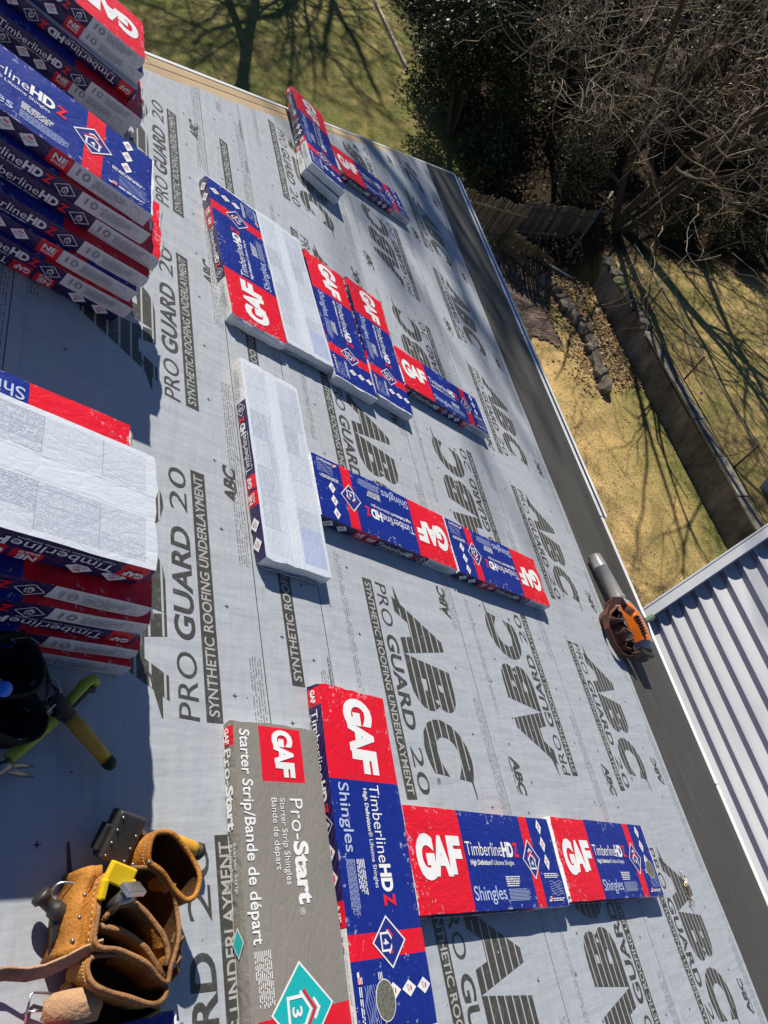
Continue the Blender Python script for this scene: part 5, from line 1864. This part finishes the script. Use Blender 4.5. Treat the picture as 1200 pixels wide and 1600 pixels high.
def bare_tree(label, base, h, r0, seed, spread=0.5, stems=1, lean=(0, 0), depth=4, low=0.25, droop=0.0, twig=1.0, rmin=0.0065, keep=0.72, clen=(.42, .72), first=5):
    R_ = random.Random(seed)
    root = empty('bare_tree', label, 'tree', T3(*base), 'bare deciduous trees')
    trunk, crown = MB(), MB()
    def grow(p_, d_, L_, r_, lev):
        n_ = max(3, int(L_ / (0.55 if lev < 2 else 0.28)))
        pts, rad = [p_.copy()], [r_]
        q_ = p_.copy()
        dd = d_.copy()
        for i_ in range(n_):
            wob = 0.10 + 0.07 * lev
            dd = (dd + Vector((R_.gauss(0, wob), R_.gauss(0, wob), R_.gauss(0, wob * .7) + (0.05 if lev < 2 else 0.03 - droop)))).normalized()
            q_ = q_ + dd * (L_ / n_)
            pts.append(q_.copy())
            rad.append(max(rmin, r_ * (1 - keep * (i_ + 1) / n_)))
        k_ = 9 if lev == 0 else (6 if lev == 1 else (4 if lev == 2 else 3))
        (trunk if lev < 2 else crown).tube(pts, rad, k_, 0 if lev < 2 else (0 if r_ > .03 else 1), False)
        if lev >= depth:
            return
        cnt_ = [4, 6, 7, 5, 3][lev] if lev else first
        cnt_ = int(cnt_ * (twig if lev >= 2 else 1))
        for c_ in range(cnt_):
            t_ = R_.uniform(low if lev == 0 else 0.18, 1.0)
            i_ = min(n_ - 1, int(t_ * n_))
            par = (pts[i_ + 1] - pts[i_]).normalized()
            ax = par.orthogonal().normalized()
            ax = Matrix.Rotation(R_.uniform(0, 6.283), 3, par) @ ax
            an = math.radians(R_.uniform(28, 62)) * (1 + spread * .3)
            nd = (par * math.cos(an) + ax * math.sin(an)).normalized()
            grow(pts[i_] + (pts[i_ + 1] - pts[i_]) * R_.random(), nd, L_ * R_.uniform(*(clen if lev == 0 else (.42, .72))), max(rmin * 1.2, rad[i_] * R_.uniform(.45, .68)), lev + 1)
    for s_ in range(stems):
        a_ = s_ * 6.283 / max(1, stems) + R_.uniform(0, 1)
        d_ = Vector((math.cos(a_) * spread * (.5 if stems > 1 else .06) + lean[0], math.sin(a_) * spread * (.5 if stems > 1 else .06) + lean[1], 1)).normalized()
        off = Vector((math.cos(a_), math.sin(a_), 0)) * (r0 * .6 if stems > 1 else 0)
        grow(off + Vector((0, 0, -0.2)), d_, h * R_.uniform(.85, 1.0), r0 * R_.uniform(.8, 1.0), 0)
    trunk.build('trunk', M_BARK, root, smooth=True)
    crown.build('crown', [M_BARK, M_TWIG], root)
    return root

def leaf_cloud(n, pts_fn, smin, smax, elong=0.45):
    C = np.array([pts_fn() for _ in range(n)])
    A = NR.normal(size=(n, 3)); A /= np.linalg.norm(A, axis=1)[:, None]
    Bv = NR.normal(size=(n, 3)); Bv -= (Bv * A).sum(1)[:, None] * A; Bv /= np.linalg.norm(Bv, axis=1)[:, None]
    s_ = NR.uniform(smin, smax, n)[:, None]
    return np.stack([C - A * s_, C - Bv * s_ * elong, C + A * s_, C + Bv * s_ * elong], 1)

M_EVER = random_leaf('dark glossy evergreen leaves', [(0, (0.008, 0.014, 0.006)), (0.5, (0.022, 0.034, 0.012)), (0.9, (0.050, 0.066, 0.022)), (1.0, (0.10, 0.11, 0.045))], 0.5, 0, 0.3)
M_IVY = random_leaf('mixed ivy and dry leaves', [(0, (0.020, 0.028, 0.010)), (0.4, (0.055, 0.060, 0.024)), (0.75, (0.13, 0.115, 0.060)), (1.0, (0.24, 0.20, 0.13))], 0.6, 0, 0.3)
M_HEDGE = random_leaf('olive hedge leaves', [(0, (0.016, 0.018, 0.006)), (0.5, (0.060, 0.060, 0.020)), (1.0, (0.15, 0.135, 0.050))], 0.6, 0, 0.3)

def shrub(name, label, base, rx, ry, h, n, mat, seed, lobes=14, smin=0.05, smax=0.10, cat='shrub', group=None, trunk_r=0.08, shell=0.45):
    R_ = random.Random(seed)
    root = empty(name, label, cat, T3(*base), group)
    L_ = []
    for i_ in range(lobes):
        a_ = R_.uniform(0, 6.283)
        q_ = math.sqrt(R_.random()) * 0.75
        z_ = R_.uniform(0.12, 0.86)
        f_ = math.sqrt(max(0.05, 1 - (2 * z_ - .75) ** 2 * .7))
        L_.append((math.cos(a_) * q_ * rx * f_, math.sin(a_) * q_ * ry * f_, z_ * h, R_.uniform(.28, .50)))
    def pt():
        cx, cy, cz, s_ = R_.choice(L_)
        while True:
            v_ = Vector((R_.gauss(0, 1), R_.gauss(0, 1), R_.gauss(0, 1))).normalized() * (R_.random() ** shell)
            p_ = (cx + v_.x * rx * s_, cy + v_.y * ry * s_, cz + v_.z * h * s_ * .6)
            if p_[2] > 0.02:
                return p_
    V_ = leaf_cloud(n, pt, smin, smax)
    mesh_obj('crown', quads_mesh('crown', V_, mat), root)
    mb_ = MB()
    for i_ in range(5):
        cx, cy, cz, s_ = L_[i_ % len(L_)]
        mb_.tube([(cx * .06, cy * .06, -0.1), (cx * .4, cy * .4, cz * .45), (cx * .9, cy * .9, cz)], [trunk_r, trunk_r * .7, trunk_r * .25], 6, 0, False)
    mb_.build('trunk', M_BARK, root, smooth=True)
    return root

GE = 'dark evergreen shrubs beyond the roof corner'
shrub('evergreen_tree', 'large dark evergreen with glossy leaves right behind the roof corner', (11.2, 22.3, 0.2), 2.5, 2.5, 4.8, 20000, M_EVER, 1, 20, 0.045, 0.095, 'tree', GE, 0.12)
shrub('evergreen_tree', 'dark evergreen at the top edge beside the timber edging', (12.5, 27.2, 0.3), 2.5, 2.8, 5.4, 17000, M_EVER, 2, 20, 0.05, 0.105, 'tree', GE, 0.12)
shrub('evergreen_tree', 'dark evergreen filling the shade between the two nearest tree trunks', (16.0, 24.5, 0.8), 2.4, 2.4, 4.6, 13000, M_EVER, 3, 18, 0.05, 0.105, 'tree', GE, 0.12)
shrub('evergreen_shrub', 'low dark shrub under the evergreen at the roof corner', (11.2, 19.6, 0.1), 1.2, 1.0, 1.5, 5000, M_EVER, 4, 10, 0.04, 0.085, 'shrub', GE, 0.05)
shrub('ivy_shrub', 'pale speckled ivy bush growing round the big tree base', (14.1, 19.0, 0.7), 1.3, 1.2, 2.6, 9000, M_IVY, 5, 14, 0.03, 0.06, 'shrub', None, 0.06)
GH = 'olive hedge shrubs above the wall'
for i, (x_, y_, l_) in enumerate(((17.4, 17.3, 'nearest the tree'), (19.6, 17.0, 'in the middle of the row'), (21.9, 16.9, 'second from the right'), (24.4, 17.2, 'furthest right'))):
    shrub('hedge_shrub', 'clipped olive hedge shrub at the far lawn edge, ' + l_, (x_, y_, 0.85), 1.45, 1.1, 1.7, 6500, M_HEDGE, 20 + i, 12, 0.035, 0.07, 'hedge', GH, 0.05)
GD = 'dark understory bushes in the wood'
for i, (x_, y_, rx_, h_, l_) in enumerate(((19.0, 23.0, 2.3, 2.8, 'behind the hedge beside the big bare tree'), (23.5, 23.5, 2.5, 3.0, 'behind the right half of the hedge'), (19.5, 29.0, 2.8, 3.6, 'deep in the wood near the top edge'), (26.0, 29.5, 3.0, 3.6, 'deep in the wood at the upper right'), (30.0, 37.0, 3.5, 4.5, 'furthest back at the top right corner'), (17.5, 34.0, 3.0, 4.4, 'at the top edge above the big evergreen'))):
    shrub('understory_bush', 'dark tangled understory bush ' + l_, (x_, y_, 0.85), rx_, rx_ * .9, h_, 7000, M_EVER if i % 2 else M_IVY, 40 + i, 16, 0.05, 0.11, 'bush', GD, 0.06)

bare_tree('big multi-stemmed bare tree rising behind the end of the retaining wall', (15.1, 17.0, 0.85), 10.0, 0.14, 5, 0.70, 4, (0.08, -0.02), 4, 0.10, 0.02, 0.45, 0.007)
bare_tree('slender bare tree with pale twigs left of the big multi-stemmed tree', (14.4, 21.5, 0.8), 7.5, 0.12, 9, 0.6, 2, (-0.05, -0.15), 4, 0.12, 0.02, 0.75, 0.0068)
bare_tree('bare tree with orange-brown clinging leaves at the upper right', (19.0, 22.0, 0.85), 9.5, 0.20, 14, 0.6, 2, (0.05, -0.10), 4, 0.12, 0.02, 0.72, 0.0068)
bare_tree('bare tree leaning from the upper right corner over the hedge', (22.5, 20.5, 0.85), 9.0, 0.17, 19, 0.7, 2, (-0.1, -0.15), 4, 0.12, 0.03, 0.72, 0.0068)
bare_tree('slender bare tree between the ivy bush and the deep wood', (17.0, 21.0, 0.85), 7.5, 0.11, 71, 0.7, 2, (-0.1, -0.2), 4, 0.12, 0.03, 0.75, 0.0068)
bare_tree('thick dark trunk furthest back in the bare wood at the top right', (25.0, 28.5, 0.85), 12.0, 0.26, 23, 0.5, 1, (0, 0), 3, 0.15, 0.0, 1.2)
bare_tree('very tall bare tree past the far lawn, its crown shadow dappling the roof', (4.3, 31.2, 0.0), 26.5, 0.18, 31, 0.5, 1, (0.0, -0.01), 3, 0.60, -0.01, 0.9, 0.045, 0.4, (.16, .28), 11)
bare_tree('very tall bare tree past the far lawn near the timber edging', (5.9, 33.0, 0.0), 27.0, 0.18, 33, 0.5, 1, (-0.02, -0.01), 3, 0.60, -0.01, 0.9, 0.045, 0.4, (.16, .28), 10)
bare_tree('bare tree well beyond the far lawn, in line with its middle', (4.6, 45.5, 0.0), 17.0, 0.28, 53, 0.6, 2, (0.02, 0), 3, 0.3, 0.0, 1.2, 0.014)
bare_tree('bare tree well beyond the far lawn, nearest the evergreens', (8.6, 44.0, 0.0), 17.0, 0.28, 59, 0.6, 2, (0.02, 0), 3, 0.3, 0.0, 1.2, 0.014)
bare_tree('tall bare tree past the far lawn whose shadow streaks the grass, left one', (1.2, 37.5, 0.0), 14.0, 0.24, 37, 0.5, 1, (0.02, 0), 3, 0.2, 0.0, 1.2)
bare_tree('tall bare tree past the far lawn whose shadow streaks the grass, right one', (9.6, 37.0, 0.0), 15.0, 0.26, 43, 0.5, 1, (-0.03, 0), 3, 0.2, 0.0, 1.2)
# clinging oak leaves
R5 = random.Random(5)
V = leaf_cloud(900, lambda: (19.6 + R5.gauss(0, .9), 20.8 + R5.gauss(0, .9), 3.9 + R5.gauss(0, .6)), 0.03, 0.055, 0.5)
tag(mesh_obj('clinging_leaves', quads_mesh('clinging_leaves', V, random_leaf('rust-brown dead leaves', [(0, (0.20, 0.07, 0.025)), (1, (0.38, 0.16, 0.06))], 0.7)), kind='stuff'), 'rust-brown dead leaves clinging to bare twigs at the upper right', 'leaves')
GT = 'tall evergreens shading the wood'  # mostly out of view, added to keep the wood dark
for i, (x_, y_) in enumerate(((14.0, 45.0), (21.0, 46.0), (28.5, 45.0), (36.0, 46.5))):
    shrub('evergreen_tree', ['tall evergreen behind the wood, furthest left', 'tall evergreen behind the wood, second from left', 'tall evergreen behind the wood, second from right', 'tall evergreen behind the wood, furthest right'][i], (x_, y_, 0.9), 3.6, 3.2, 13.0, 9000, M_EVER, 60 + i, 30, 0.12, 0.26, 'tree', GT, 0.2)
